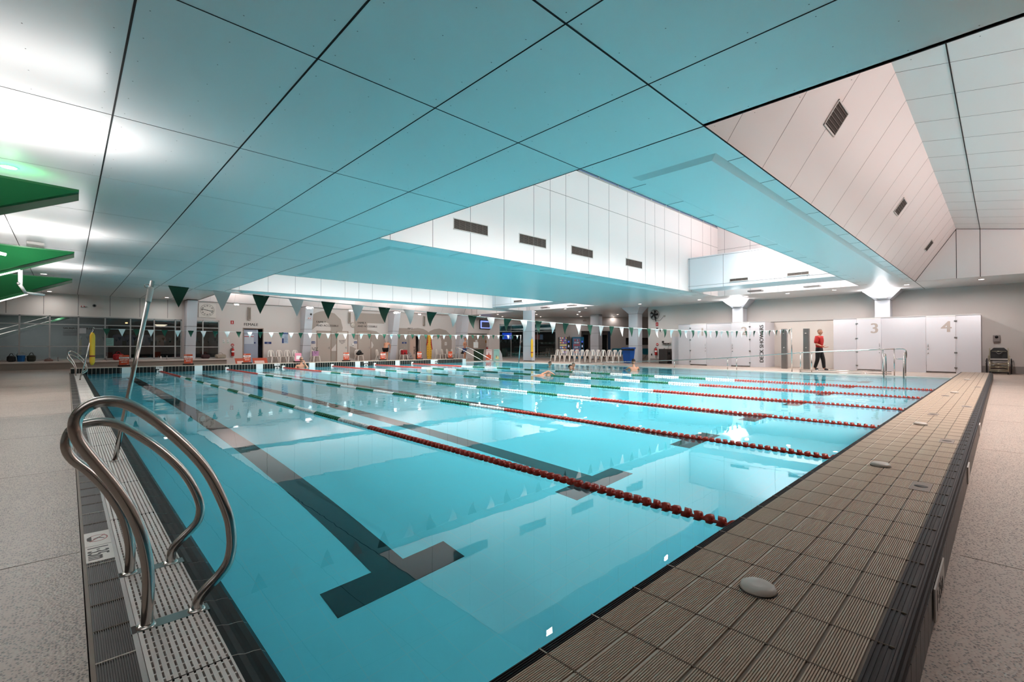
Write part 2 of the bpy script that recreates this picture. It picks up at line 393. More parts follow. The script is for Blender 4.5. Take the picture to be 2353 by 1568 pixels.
# water
def water_mat():
    m = bpy.data.materials.new('pool_water'); m.use_nodes = True; nt = m.node_tree
    for n in list(nt.nodes): nt.nodes.remove(n)
    out = nt.nodes.new('ShaderNodeOutputMaterial')
    g = nt.nodes.new('ShaderNodeBsdfPrincipled')
    g.inputs['Base Color'].default_value = (1, 1, 1, 1); g.inputs['Roughness'].default_value = 0.0
    g.inputs['IOR'].default_value = 1.33; g.inputs['Transmission Weight'].default_value = 1
    tc = nt.nodes.new('ShaderNodeTexCoord'); mp = nt.nodes.new('ShaderNodeMapping'); mp.inputs['Scale'].default_value = (1, 1, 1)
    nt.links.new(tc.outputs['Object'], mp.inputs['Vector'])
    n1 = nt.nodes.new('ShaderNodeTexNoise'); n1.inputs['Scale'].default_value = 1.6; n1.inputs['Detail'].default_value = 3.5; n1.inputs['Roughness'].default_value = .5
    nt.links.new(mp.outputs[0], n1.inputs['Vector'])
    # calm near the camera corner, livelier towards the swimmers at the far end
    sp = nt.nodes.new('ShaderNodeSeparateXYZ'); nt.links.new(tc.outputs['Object'], sp.inputs[0])
    ad = nt.nodes.new('ShaderNodeMath'); ad.operation = 'ADD'; nt.links.new(sp.outputs['X'], ad.inputs[0]); nt.links.new(sp.outputs['Y'], ad.inputs[1])
    mr = nt.nodes.new('ShaderNodeMapRange'); nt.links.new(ad.outputs[0], mr.inputs[0])
    mr.inputs[1].default_value = 8; mr.inputs[2].default_value = 26; mr.inputs[3].default_value = .04; mr.inputs[4].default_value = .62
    bp = nt.nodes.new('ShaderNodeBump'); bp.inputs['Distance'].default_value = .022
    nt.links.new(mr.outputs[0], bp.inputs['Strength']); nt.links.new(n1.outputs['Fac'], bp.inputs['Height']); nt.links.new(bp.outputs['Normal'], g.inputs['Normal'])
    nt.links.new(g.outputs[0], out.inputs['Surface'])
    va = nt.nodes.new('ShaderNodeVolumeAbsorption'); va.inputs['Color'].default_value = (.02, .88, .97, 1); va.inputs['Density'].default_value = .27
    nt.links.new(va.outputs[0], out.inputs['Volume'])
    return m
wt = MB(); wt.box(.502, X1+.15, Y0-.2, Y1+.2, -1.55, 0, water_mat())
tag(wt.build('pool_water'), 'clear turquoise water filling the lap pool', 'water', kind='stuff')

# ================================================================== POOL SURROUND
YE = Y1+.02
def ribbed(mb, x0, x1, y0, y1, z, m, n, along, h=.004, duty=.55):
    """n raised ribs between the bounds, running along X or Y"""
    for k in range(n):
        if along == 'Y':
            p_ = (x1-x0)/n; a = x0+p_*k; mb.box(a, a+p_*duty, y0, y1, z-.003, z+h, m)
        else:
            p_ = (y1-y0)/n; a = y0+p_*k; mb.box(x0, x1, a, a+p_*duty, z-.003, z+h, m)
# left side: steel angle, dark ribbed tile strip, steel angle, grating over the gutter, dark nosing tiles
m = MB()
m.box(.064, .078, .2, YE, -.2, DZ+.002, mat('edge_strip', (128, 114, 102), .6)); m.box(.078, .187, .2, YE, -.2, DZ-.002, M_tile_r)
ribbed(m, .079, .187, .2, 8.5, DZ-.001, M_tile_rb, 16, 'Y')
ribbed(m, .079, .187, 8.5, YE, DZ-.001, M_tile_rb, 8, 'Y')
y = .2
k = 0
while y < YE:
    m.box(.078, .188, y-.004, y+.004, DZ-.002, DZ+.0035, M_grout if k % 4 == 0 or k < 6 else M_groutd); y += .247; k += 1
tag(m.build('ribbed_border'), 'dark ribbed tile border strip beside the left gutter', 'tile border', kind='thing')
m = MB()
m.box(.187, .203, .2, YE, -.2, DZ+.003, M_steeld)
m.box(.203, .43, .2, YE, -.25, -.12, M_trench); m.box(.425, .432, .2, YE, -.2, DZ+.002, M_grate)
gut = tag(m.build('overflow_gutter'), 'overflow gutter channel covered by white slotted grating', 'gutter', kind='thing')
NB = 11
m = MB(); w_ = (.424-.205)/NB
for i in range(NB):
    a = .205+w_*i; m.box(a, a+w_*.66, .25, YE, DZ-.022, DZ+.002, M_grate)
y = .3
while y < YE:
    m.box(.205, .424, y, y+.008, DZ-.022, DZ+.0005, M_grate); y += .044
y = .9
while y < YE:
    m.box(.204, .426, y, y+.005, DZ-.02, DZ+.0025, M_trench); y += 1.0
m.build('grating', gut)
# dark nosing tile, dished, sloping into the water
m = MB(); n = 0; y = .2
prof = [(.432, .026), (.455, .022), (.478, .0135), (.49, .0125), (.505, .0125), (.53, .007), (.548, -.02), (.556, -.45)]
y = Y0-.9
while y < YE:
    y2 = min(y+.245, YE)
    for (a, za), (b, zb) in zip(prof[:-1], prof[1:]):
        m.quad((a, y+.003, za), (b, y+.003, zb), (b, y2-.003, zb), (a, y2-.003, za), M_tile_d)
        m.quad((a, y2-.003, za-.0015), (b, y2-.003, zb-.0015), (b, y2+.003, zb-.0015), (a, y2+.003, za-.0015), M_grout)
    y += .245
m.box(.43, .54, Y0-.9, YE, -.3, -.03, M_tile_d)
tag(m.build('pool_edge_tile'), 'dark green nosing tiles along the left water edge', 'edge tiles', kind='thing')
# other water edges
m = MB()
m.box(X1, X1+.12, Y0-.1, Y1+.1, -.3, DZ+.001, mat('coping_white', (224, 216, 208), .4)); m.box(19.5, X1+.12, Y1, Y1+.12, -.3, DZ+.001, MATS['coping_white'])
tag(m.build('pool_coping'), 'pale coping strip along the deck shower side of the pool', 'coping', kind='thing')

# depth marker tiles
def depth_marker(loc, rz, label, body='1·35m', scale=1.0, icon=True, tilt=None, name='depth_marker'):
    t = thing(name, label, 'depth marker', loc, rz, 'depth markers')
    b = MB(); b.box(-.06*scale, .06*scale, -.001, (.25 if icon else .11)*scale, -.006, .004, mat('marker_white', (222, 212, 204), .35)); b.build('marker_tile', t)
    return t
mk = thing('depth_marker', 'white depth tile with a no diving symbol in the ribbed border', 'depth marker', (.132, 3.2, DZ+.002))
b = MB(); b.box(-.055, .055, 0, .51, -.006, .003, mat('marker_white', (222, 212, 204), .35)); b.box(-.055, .055, .252, .255, .003, .0034, M_groutd); b.build('marker_tile', mk)
# lettering reads from the water side
Mt = Matrix.Translation((-.046, .24, .0031)) @ Matrix.Rotation(-PI/2, 4, 'Z')
text('1·35m', .125, M_char, Mt, 'lettering', mk, bold=.0012, extr=.0004, sx=.66)
b = MB()
for k in range(40):
    a0, a1 = 2*PI*k/40, 2*PI*(k+1)/40
    b.quad(*[(math.cos(a)*r*.95, .385+math.sin(a)*r*1.25, .0036) for a, r in ((a0, .048), (a1, .048), (a1, .042), (a0, .042))], M_red)
b.prism([(-.035, .34, .0034), (-.031, .336, .0034), (.035, .43, .0034), (.031, .434, .0034)], (0, 0, .0005), M_red)
b.build('prohibition_ring', mk)
b = MB(); b.prism([(-.044, .36, .0033), (-.025, .338, .0033), (-.025, .432, .0033), (-.044, .41, .0033)], (0, 0, .0004), M_char)
b.prism([(-.018, .378, .0033), (.005, .40, .0033), (.03, .37, .0033), (.03, .362, .0033), (.004, .388, .0033), (-.018, .368, .0033)], (0, 0, .0004), M_char)
b.ball((.0, .385, .0035), .006, M_char, (1, 1, .15)); b.build('diver_symbol', mk)

# raised end walls of the pool (near and far), ribbed on top
def parapet(name, label, x0, x1, yi, yo, flip):
    """yi: pool side arris, yo: deck side face"""
    s = 1 if yo > yi else -1
    t = thing(name, label, 'raised pool end wall', ((x0+x1)/2, (yi+yo)/2, 0)); t['kind'] = 'thing'
    ox, oy = -(x0+x1)/2, -(yi+yo)/2
    zt = .236
    b = MB()
    a, e = sorted((yi, yo))
    b.box(x0+ox, x1+ox, min(yi+s*.012, yi+s*(abs(yo-yi)-.055))+oy, max(yi+s*.012, yi+s*(abs(yo-yi)-.055))+oy, -.3, zt-.004, M_tile_lb); b.build('core', t)
    rows = [(0, .028, M_tile_n, 4)] + [(.034+.112*k, .034+.112*k+.106, M_tile_l, 14) for k in range(6)]
    W = abs(yo-yi)
    # dark nosing on the pool side
    b = MB()
    def yy(d): return yi+s*d+oy
    for k in range(4): b.box(x0+ox, x1+ox, yy(.002+k*.008), yy(.006+k*.008), zt-.012, zt+.003, M_tile_n)
    b.box(x0+ox, x1+ox, yy(0), yy(.032), zt-.25, zt-.001, M_tile_n); b.build('pool_side_nosing', t)
    b = MB(); n = int(round((W-.032-.08)/.1127)); p_ = (W-.032-.08)/n
    for r in range(n):
        d0 = .034+r*p_; nr = 15
        for k in range(nr):
            q = (p_-.008)/nr; b.box(x0+ox, x1+ox, yy(d0+k*q), yy(d0+k*q+q*.58), zt-.004, zt+.003, M_tile_l)
        b.box(x0+ox, x1+ox, yy(d0+p_-.007), yy(d0+p_-.001), zt-.004, zt+.0012, M_grout if r < 2 else M_tile_lb)
    b.build('ribbed_top', t)
    # bullnose on the deck side
    b = MB()
    for k in range(8):
        an = (PI/2)*k/7.; cy_, cz_ = W-.045, zt-.042
        if k < 3: b.box(x0+ox, x1+ox, yy(W-.078+k*.013), yy(W-.078+k*.013+.007), zt-.01, zt+.003, M_tile_n)
    pr = [(W-.08, zt-.001), (W-.045, zt-.001)]+[(W-.045+.045*math.sin(q*PI/12), zt-.046+.045*math.cos(q*PI/12)) for q in range(1, 7)]
    for (d0, z0), (d1, z1) in zip(pr[:-1], pr[1:]): b.quad((x0+ox, yy(d0), z0), (x1+ox, yy(d0), z0), (x1+ox, yy(d1), z1), (x0+ox, yy(d1), z1), M_tile_n)
    for q in (1.2, 2.6, 4.0):
        yq, zq = W-.045+.0465*math.sin(q*PI/12), zt-.046+.0465*math.cos(q*PI/12)
        b.box(x0+ox, x1+ox, yy(yq-.0035), yy(yq+.003), zq-.003, zq+.002, M_tile_n)
    b.build('bullnose', t)
    # crosswise joints
    b = MB(); x = x0+.19
    while x < x1:
        b.box(x+ox-.0025, x+ox+.0025, yy(0), yy(W-.03), zt-.004, zt+.0034, M_grout if s > 0 else M_groutd)
        b.box(x+ox-.002, x+ox+.002, yy(-.0008), yy(.031), zt-.012, zt+.0036, M_grout)
        x += .2565
    b.build('tile_joint', t)
    b = MB(); x = x0+.02
    b.box(x0+ox, x1+ox, yy(W-.004), yy(W), DZ-.03, zt-.04, M_tile_n)
    while x < x1:
        b.box(x+ox, x+ox+.112, yy(W), yy(W+.0025), DZ, zt-.05, mat('face_tile', (50, 44, 41), .4)); x += .1285/1.1
    b.build('outer_face_tile', t)
    return t, ox, oy, zt
near, ox, oy, zt = parapet('end_wall', 'near raised pool end wall with beige ribbed tiles on top', .062, 22.0, .955, .195, False)
far, fox, foy, _ = parapet('end_wall', 'far raised pool end wall holding the orange lane signs', .1, 19.5, Y1-.03, Y1+.82, True)
# pool side face of the far end wall: dark upright tiles, white tiles at lane centres
b = MB(); x = .1; yv = Y1-.032+foy
b.box(.1+fox, 19.5+fox, yv-.004, yv+.01, -.35, .24, M_grout)
M_upr = mat('upright_tile', (26, 34, 34), .15)
while x < 19.48:
    b.box(x+fox+.006, x+fox+.118, yv-.008, yv-.002, -.1, .215, M_upr); b.box(x+fox+.006, x+fox+.118, yv-.008, yv-.002, -.34, -.105, M_upr); x += .1245
b.build('upright_tile', far)
for k in range(8):
    x = LANES[k]-.05; b = MB()
    if k < 8: b.box(x+fox-.15, x+fox+.15, yv-.012, yv-.006, -.3, .222, mat('block_white', (214, 220, 220), .3)); b.build('white_marker_tile', far)
# white buttons on the near wall and square drains/markers
caps = [(1.85, .625), (4.41, .63), (7.03, .64), (12.2, .62), (17.0, .62)]
for i, (x, y) in enumerate(caps):
    t = thing('anchor_cap', ['round white anchor cap nearest the camera on beige ribbed tiles', 'round white anchor cap second along the beige end wall', 'round white anchor cap third along the beige end wall', 'round white anchor cap fourth along the beige end wall', 'small round white anchor cap near the far right end of the beige wall'][i], 'cap', (x, y, zt+.003), 0, 'anchor caps on the near end wall')
    b = MB(); b.lathe([(.0, .0), (.058, 0), (.062, .006), (.058, .017), (.046, .024), (.02, .022), (0, .022)], (0, 0, 0), mat('cap_grey', (188, 180, 172), .45), 28); b.build('cap_disc', t)
    b = MB(); b.lathe([(0, -.004), (.064, -.004), (.064, .001), (0, .001)], (0, 0, 0), M_black, 28); b.build('seal_ring', t)
for i, (x, y) in enumerate([(3.95, .36), (6.0, .36), (8.2, .62), (9.6, .36), (11.4, .7), (14.3, .36)]):
    b = MB(); b.box(x-.12, x+.12, y-.05, y+.05, zt, zt+.0052, mat('marker_taupe', (132, 118, 108), .5)); b.lathe([(0, .0052), (.035, .0052), (.035, .0056), (0, .0056)], (x, y, zt), M_char, 20)
    tag(b.build('depth_tile'), ['taupe depth tile with a dark ring on the beige end wall', 'second taupe depth tile along the beige end wall', 'third taupe depth tile along the beige end wall', 'fourth taupe depth tile along the beige end wall', 'fifth taupe depth tile along the beige end wall', 'taupe depth tile farthest along the beige end wall'][i], 'depth marker', 'taupe depth tiles on the near end wall')
mo = thing('depth_sign', 'white 1.35m sign tile on the deck face of the near end wall', 'depth sign', (2.66, .187, .10))
b = MB(); b.box(-.2, .2, -.003, .003, -.045, .085, mat('marker_pale', (196, 190, 184), .4)); b.build('sign_tile', mo)
text('1·35m', .12, M_char, Matrix.Translation((.17, -.0035, -.02)) @ Matrix.Rotation(PI/2, 4, 'X') @ Matrix.Rotation(0, 4, 'Z') @ Matrix.Translation((-.34, 0, 0)), 'lettering', mo, extr=.0005)
for i, x in enumerate([5.2, 8.0]):
    b = MB(); b.box(x-.12, x+.12, .184, .192, .06, .19, MATS['marker_pale']); tag(b.build('depth_sign'), ['plain white tile on the deck face further along the near end wall', 'far plain white tile on the deck face of the near end wall'][i], 'depth sign', 'plain sign tiles on the outer face')

# ================================================================== LADDERS AND POLES
RA = [(.233,.0),(.239,.173),(.234,.283),(.214,.397),(.177,.513),(.13,.613),(.074,.712),(.036,.783),(.023,.828),(.025,.871),(.046,.905),(.078,.925),(.117,.929),(.163,.916),(.223,.872),(.299,.793),(.379,.693),(.436,.601),(.479,.5),(.513,.399),(.525,.327),(.527,.258),(.514,.194),(.481,.149),(.431,.104),(.403,.065),(.4,.0)]
RB = [(.226,.0),(.229,.156),(.212,.273),(.183,.364),(.133,.468),(.079,.551),(.026,.614),(.003,.661),(-.0,.706),(.012,.748),(.036,.768),(.064,.777),(.118,.781),(.174,.762),(.246,.708),(.338,.618),(.419,.516),(.47,.426),(.504,.338),(.516,.274),(.505,.215),(.471,.174),(.421,.128),(.393,.087),(.389,.0)]
def smooth(pts, n=3):
    P = [Vector(p) for p in pts]; out = []
    for i in range(len(P)-1):
        p0, p1, p2, p3 = P[max(i-1, 0)], P[i], P[i+1], P[min(i+2, len(P)-1)]
        for k in range(n):
            t = k/n; out.append(.5*((2*p1)+(-p0+p2)*t+(2*p0-5*p1+4*p2-p3)*t*t+(-p0+3*p1-3*p2+p3)*t**3))
    out.append(P[-1]); return out
M_plate = mat('base_plate', (112, 128, 128), .35, .8)
def hoop(pts, y, par):
    b = MB(); b.tube(smooth([(x-.3, y, z+(.0)) for x, z in pts]), .0205, M_steel, 16); r = b.build('grab_rail', par)
    for x in (pts[0][0]-.3, pts[-1][0]-.3):
        b = MB(); b.lathe([(.0, DZ), (.034, DZ), (.033, DZ+.006), (.024, DZ+.012), (.0, DZ+.012)], (x, y, 0), M_steel, 20); b.build('flange', r)
    b = MB(); b.box(-.115, .142, y-.032, y+.032, DZ-.01, DZ+.003, M_plate); b.build('base_plate', r)
lad = thing('pool_ladder', 'polished steel ladder handrails in the left foreground over the grating', 'ladder', (.3, 0, 0))
hoop(RA, 2.335, lad); hoop([(x, z*1.0) for x, z in RB], 2.93, lad)
lad2 = copy_tree(lad); lad2.location = (.3, 20.9, 0); lad2['label'] = 'small distant steel ladder handrails at the far left pool corner'
def flag_pole(p0, p1, label, r=.02, tape=True, group=None):
    t = thing('flag_pole', label, 'pole', p0, 0)
    p0, p1 = Vector(p0), Vector(p1); d = p1-p0
    b = MB(); b.tube([(0, 0, 0), d], r, M_steel, 14); b.build('pole', t)
    b = MB(); b.lathe([(0, 0), (.03, 0), (.03, .01), (0, .01)], (0, 0, 0), M_steel, 16); b.build('foot', t)
    if tape:
        b = MB(); u = d.normalized(); L = d.length
        rr = []; pp = []
        for k in range(15): pp.append(u*(L-.22+.011*k)); rr.append(r+.004+(.0025 if k % 2 else 0))
        b.tube(pp, rr, mat('white_tape', (226, 222, 218), .6), 16); b.build('tape_wrap', t)
        b = MB(); c = u*(L-.055)+Vector((-.035, -.0, 0))
        b.tube([c+Vector((.022*math.cos(a), 0, .018*math.sin(a))) for a in [2*PI*k/14 for k in range(15)]], .004, M_steel, 8); b.build('eye_ring', t)
    return t
flag_pole((.335, 5.86, DZ), (.628, 6.0, 1.80), 'leaning steel flag pole at the left pool edge behind the near ladder')
flag_pole((.3, 20.4, DZ), (.64, 20.8, 1.74), 'distant leaning flag pole carrying the yellow rescue tube', tape=False)
flag_pole((21.95, 6.05, DZ), (21.72, 6.0, 1.86), 'tall thin flag pole at the right pool edge before the deck showers', tape=False)
flag_pole((21.0, 21.4, DZ-.03), (20.6, 20.8, 1.80), 'thin flag pole at the pool corner beside the white column', .024, tape=False)

# yellow rescue tube hung on the far pole
def rescue(name, label, loc, L, rz=0, strap=True):
    t = thing(name, label, 'rescue tube', loc, rz)
    b = MB(); n = 12
    pr = []
    for k in range(13):
        q = k/12; r = .055*(1 if .12 < q < .88 else (.45+.55*math.sin(PI/2*min(q, 1-q)/.12)))
        pr.append((r, -L/2+L*q))
    b.lathe(pr, (0, 0, 0), M_yellow, 12, M=Matrix.Diagonal((1.5, .8, 1, 1))); b.build('foam_body', t)
    b = MB(); b.lathe([(.058, -.25*L), (.0585, -.20*L)], (0, 0, 0), mat('strap_brown', (150, 60, 30), .6), 12, M=Matrix.Diagonal((1.5, .85, 1, 1))); b.build('strap', t)
    b = MB(); b.tube([(0, -.02, L/2-.02), (.03, -.04, L/2+.06), (-.01, -.03, L/2+.14)], .008, M_black, 6); b.build('tow_line', t)
    return t
rescue('rescue_tube', 'yellow rescue tube hanging from the far left flag pole', (.60, 20.70, 1.03), 1.08, .6)
rescue('rescue_tube', 'yellow rescue tube on the white column in front of the cafe glass', (23.28, 22.42, .95), 1.3, -PI/4)

# right hand ladder hoops and ramp handrail
def hoop_ladder(x, ys, label):
    t = thing('pool_ladder', label, 'ladder', (x, ys[0], DZ))
    for y in ys:
        b = MB(); h = .80 if y > 2.6 else .86
        b.tube(smooth([(.28, y-ys[0], 0), (.30, y-ys[0], .4), (.26, y-ys[0], h-.1), (.14, y-ys[0], h), (-.02, y-ys[0], h-.08), (-.16, y-ys[0], h-.4), (-.2, y-ys[0], h-.7), (-.2, y-ys[0], -.7)]), .021, M_steel, 12); b.build('grab_rail', t)
    return t
hoop_ladder(21.85, (2.98, 2.42), 'pair of steel ladder hoops at the right pool edge')
t = thing('ramp_handrail', 'long sloping steel handrail along the entry ramp in front of the showers', 'handrail', (22.0, 2.9, DZ))
b = MB(); Y_ = [2.72, 5.7, 8.5, 11.2, 17.2]; Z_ = [1.01, .84, .585, .40, .09]
b.tube(smooth([(0, y-2.9, z-DZ) for y, z in zip(Y_, Z_)]), .022, M_steel, 10)
b.tube(smooth([(0, -.18, .98), (0, -.42, .98), (0, -.50, .94), (0, -.52, .86), (0, -.52, .70), (0, -.49, .64), (0, -.42, .62), (0, -.24, .62)]), .020, M_steel, 10)
b.build('top_rail', t)
def zr(y):
    for i in range(4):
        if Y_[i] <= y <= Y_[i+1]: return Z_[i]+(Z_[i+1]-Z_[i])*(y-Y_[i])/(Y_[i+1]-Y_[i])
    return Z_[0]
for y in (2.72, 3.05, 5.35, 5.75, 8.3, 8.7, 11.3, 13.6, 15.6):
    b = MB(); b.tube([(0, y-2.9, zr(y)-DZ), (0, y-2.9, -.02)], .019, M_steel, 8); b.build('post', t)
b = MB()
for dz, dx in ((.06, 0), (.14, 0)): b.tube([(dx, -.1, dz), (dx, 2.9, dz-.05)], .016, M_steel, 8)
b.build('lower_rail', t)
# entry stair rails at the far corner
t = thing('stair_handrail', 'pair of sloping rails descending into the water beside the green bin', 'handrail', (19.9, 24.2, DZ))
for dx, dy in ((0, 0), (.9, -.0)):
    b = MB(); b.tube(smooth([(-.95+dx, 1.2+dy, .0), (-.95+dx, 1.15+dy, .75), (-.85+dx, 1.0+dy, .95), (.45+dx, -.4+dy, -.08)]), .02, M_steel, 8); b.build('rail', t)
# tiny far right post rails behind, long low hand rail
DOWNLIGHTS = [(24.6, q) for q in (.5, 2.63, 5.1, 6.95, 8.8, 11.2, 14.8, 18.8)]+[(-.6, q) for q in (9.42, 14.53, 22.7, 29.85)]+[(3.68, 29.5), (24.2, 20.2), (24.6, 23.4), (26.95, 25.45), (27, 21.2), (29.3, 23.2), (31.6, 21), (24.56, 27.4), (24.4, 29.4), (29.2, 27.1), (26.9, 29.4), (31.5, 24.56), (34, 23)]
# ================================================================== LANE ROPES
def disc_profile(n=10):
    return None
def float_mesh():
    """one float: hub, ring and fins like a turbine disc, 74 mm long along Y"""
    b = bmesh.new(); r = .044; L = .074; n = 12
    def ring(y, r): return [b.verts.new((r*math.cos(2*PI*k/n), y, r*math.sin(2*PI*k/n))) for k in range(n)]
    def skin(rs):
        for A, B in zip(rs[:-1], rs[1:]):
            for k in range(n): b.faces.new([A[k], A[(k+1) % n], B[(k+1) % n], B[k]])
    skin([ring(-L/2, .014), ring(-.012, .018), ring(.012, .018), ring(L/2, .014)])      # hub
    # outer shell, scalloped: open barrel with 4 lobes reaching forward
    A, B, Cc = [], [], []
    for k in range(n):
        a = 2*PI*k/n; lobe = .5+.5*math.cos(3*a)
        A.append(b.verts.new((r*math.cos(a), -.012, r*math.sin(a))))
        B.append(b.verts.new((r*.98*math.cos(a+.25), .006+.026*lobe, r*.98*math.sin(a+.25))))
        Cc.append(b.verts.new((.016*math.cos(a), -.024+.01*lobe, .016*math.sin(a))))
    for k in range(n):
        b.faces.new([A[k], A[(k+1) % n], B[(k+1) % n], B[k]]); b.faces.new([Cc[k], Cc[(k+1) % n], A[(k+1) % n], A[k]])
    for q in range(3):
        a = 2*PI*q/3; v = [b.verts.new(p) for p in ((.016*math.cos(a), -.02, .016*math.sin(a)), (r*math.cos(a), -.01, r*math.sin(a)), (r*math.cos(a+.3), .03, r*math.sin(a+.3)), (.016*math.cos(a+.3), .03, .016*math.sin(a+.3)))]
        b.faces.new(v)
    return b
FB = float_mesh()
def run(y0, y1, m, par, x, name, lo):
    b = MB(); n = max(1, int(round((y1-y0)/.0765))); p = (y1-y0)/n
    for k in range(n):
        rot = Matrix.Rotation(random.random()*6.28, 4, 'Y'); M = Matrix.Translation((0, y0+p*(k+.5), 0)) @ rot
        mp = {}
        for v in FB.verts: mp[v] = b.bm.verts.new(M @ v.co)
        for f_ in FB.faces: b._f([mp[v] for v in f_.verts], m, True)
    return b.build(name, par)
M_cable = mat('cable', (90, 90, 90), .4, .7)
ROPEX = [(3.03, 2.95), (5.56, 5.45), (8.08, 7.95), (10.62, 10.45), (13.2, 12.95), (15.8, 15.45)]
order = ['nearest', 'second', 'third', 'fourth', 'fifth', 'farthest']
for i, (xa, xb) in enumerate(ROPEX):
    ya, yb = 1.12, Y1-.06
    t = thing('lane_rope', 'floating lane rope with red, white and green discs, %s from the left gutter' % order[i], 'lane rope', (xa, ya, .002), math.atan2(-(xb-xa), yb-ya), 'lane ropes')
    LY = math.hypot(xb-xa, yb-ya)
    b = MB(); b.tube([(0, -.15, 0), (0, LY, 0)], .005, M_cable, 6); b.build('cable', t)
    run(.0, 4.88, M_red, t, 0, 'red_floats', 0)
    y = 4.88; k = 0; end = LY-4.9
    seg = (end-y)/15
    for k in range(15):
        run(y, y+seg, M_wflt if k % 2 == 0 else M_gflt, t, 0, 'white_floats' if k % 2 == 0 else 'green_floats', 0); y += seg
    run(end, LY-.05, M_red, t, 0, 'red_floats', 0)
    b = MB(); b.box(-.07, .07, LY-.0, LY+.02, -.01, .12, M_white); b.build('anchor_plate', t)
FB.free()

# ================================================================== BUNTING
def bunting(label, p0, p1, sag, n, w, h, first, y_w=.0):
    t = thing('bunting_line', label, 'bunting', p0)
    d = Vector(p1)-Vector(p0)
    def P(u): return Vector((d.x*u, d.y*u, d.z*u-4*sag*u*(1-u)))
    b = MB(); b.tube([P(k/40) for k in range(41)], .0045, mat('cord_white', (215, 228, 226), .6), 6); b.build('cord', t)
    for k in range(n):
        u = (first+k*(1-2*first)/(n-1))
        du = w/2/d.length; a, c = P(u-du), P(u+du); tip = P(u)+Vector((.01*math.sin(k*2.1), .03*math.sin(k*1.7), -h))
        m = M_gdark if k % 2 == 0 else M_fwhite
        b = MB(); N = 6; rows = []
        curl = .012*math.sin(k*3.3); off = Vector((0, .0015, 0))
        for side in (1, -1):
            rw = []
            for j in range(N+1):
                q = j/N; l = a.lerp(tip, q); r_ = c.lerp(tip, q); wob = Vector((0, curl*math.sin(PI*q)*2, 0))+off*side
                rw.append((b.bm.verts.new(l+wob), b.bm.verts.new((l+r_)/2+wob+Vector((0, curl*(1-q), 0))), b.bm.verts.new(r_+wob)))
            for j in range(N):
                A, B = rw[j], rw[j+1]
                b._f([A[0], A[1], B[1], B[0]], m, True); b._f([A[1], A[2], B[2], B[1]], m, True)
        b.tube([a+Vector((0, 0, .002)), c+Vector((0, 0, .002))], .0065, m, 6)
        b.build('flag', t)
    return t
bunting('near string of green and white pennants across the pool', (.628, 6.0, 1.765), (21.72, 6.0, 1.80), .235, 53, .178, .215, .0105)
bunting('distant string of green and white pennants at the far end', (.64, 20.8, 1.70), (20.6, 20.8, 1.77), .06, 50, .185, .24, .016)
# ================================================================== COLUMNS
def seam_box(mb, x0, x1, y0, y1, z, m=M_joint):
    mb.box(x0-.002, x1+.002, y0-.002, y1+.002, z-.006, z+.006, m)
ordw = ['nearest', 'second', 'third']
for i, (yc, lit) in enumerate(((3.66, 1), (9.88, 1), (16.35, 0))):
    t = thing('column', ['white column with a bright flared capital behind shower doors 3 and 4', 'white column with a bright flared capital behind shower doors 1 and 2', 'white column with an unlit flared capital at the cafe corner'][i], 'column', (26.6, yc, 0), 0, 'flared columns along the shower side'); t['kind'] = 'thing'
    b = MB(); ys = .27 if lit else .33; x1 = .36 if lit else .3
    b.box(-.25, x1, -ys, ys, DZ, 3.17, M_clad)
    for z in (1.12, 2.15, 3.165): seam_box(b, -.25, x1, -ys, ys, z)
    b.box(.05, .056, -ys-.002, ys+.002, DZ, 3.17, M_joint)
    b.build('shaft', t)
    b = MB(); T = [(-.55, -.69), (.385, -.69), (.385, .70), (-.55, .70)]; B = [(-.25, -ys), (x1, -ys), (x1, ys), (-.25, ys)]
    v0 = [b.bm.verts.new((x, y, 3.17)) for x, y in B]; v1 = [b.bm.verts.new((x, y, 3.595)) for x, y in T]
    b._f(v0[::-1], M_clad); b._f(v1, M_clad)
    for k in range(4): b._f([v0[k], v0[(k+1) % 4], v1[(k+1) % 4], v1[k]], M_clad)
    for a, c_ in ((0, 0), (3, 3)): b.tube([(B[a][0], B[a][1], 3.17), (T[a][0], T[a][1], 3.595)], .006, M_joint, 4)
    b.build('capital', t)
    if lit:
        l = thing('column_uplight', 'half round uplight on the %s flared column' % ('nearer lit' if i == 0 else 'farther lit'), 'light', (26.3, yc, 3.22), 0, 'column uplights')
        b = MB(); b.lathe([(.0, 0), (.17, .0), (.20, .03), (.20, .05), (.17, .05), (.0, .04)], (0, 0, 0), M_whitem, 20); b.build('housing', l)
        b = MB(); b.lathe([(0, .052), (.165, .052), (.165, .058), (0, .058)], (0, 0, 0), M_glow_hi, 20); b.build('lens', l)
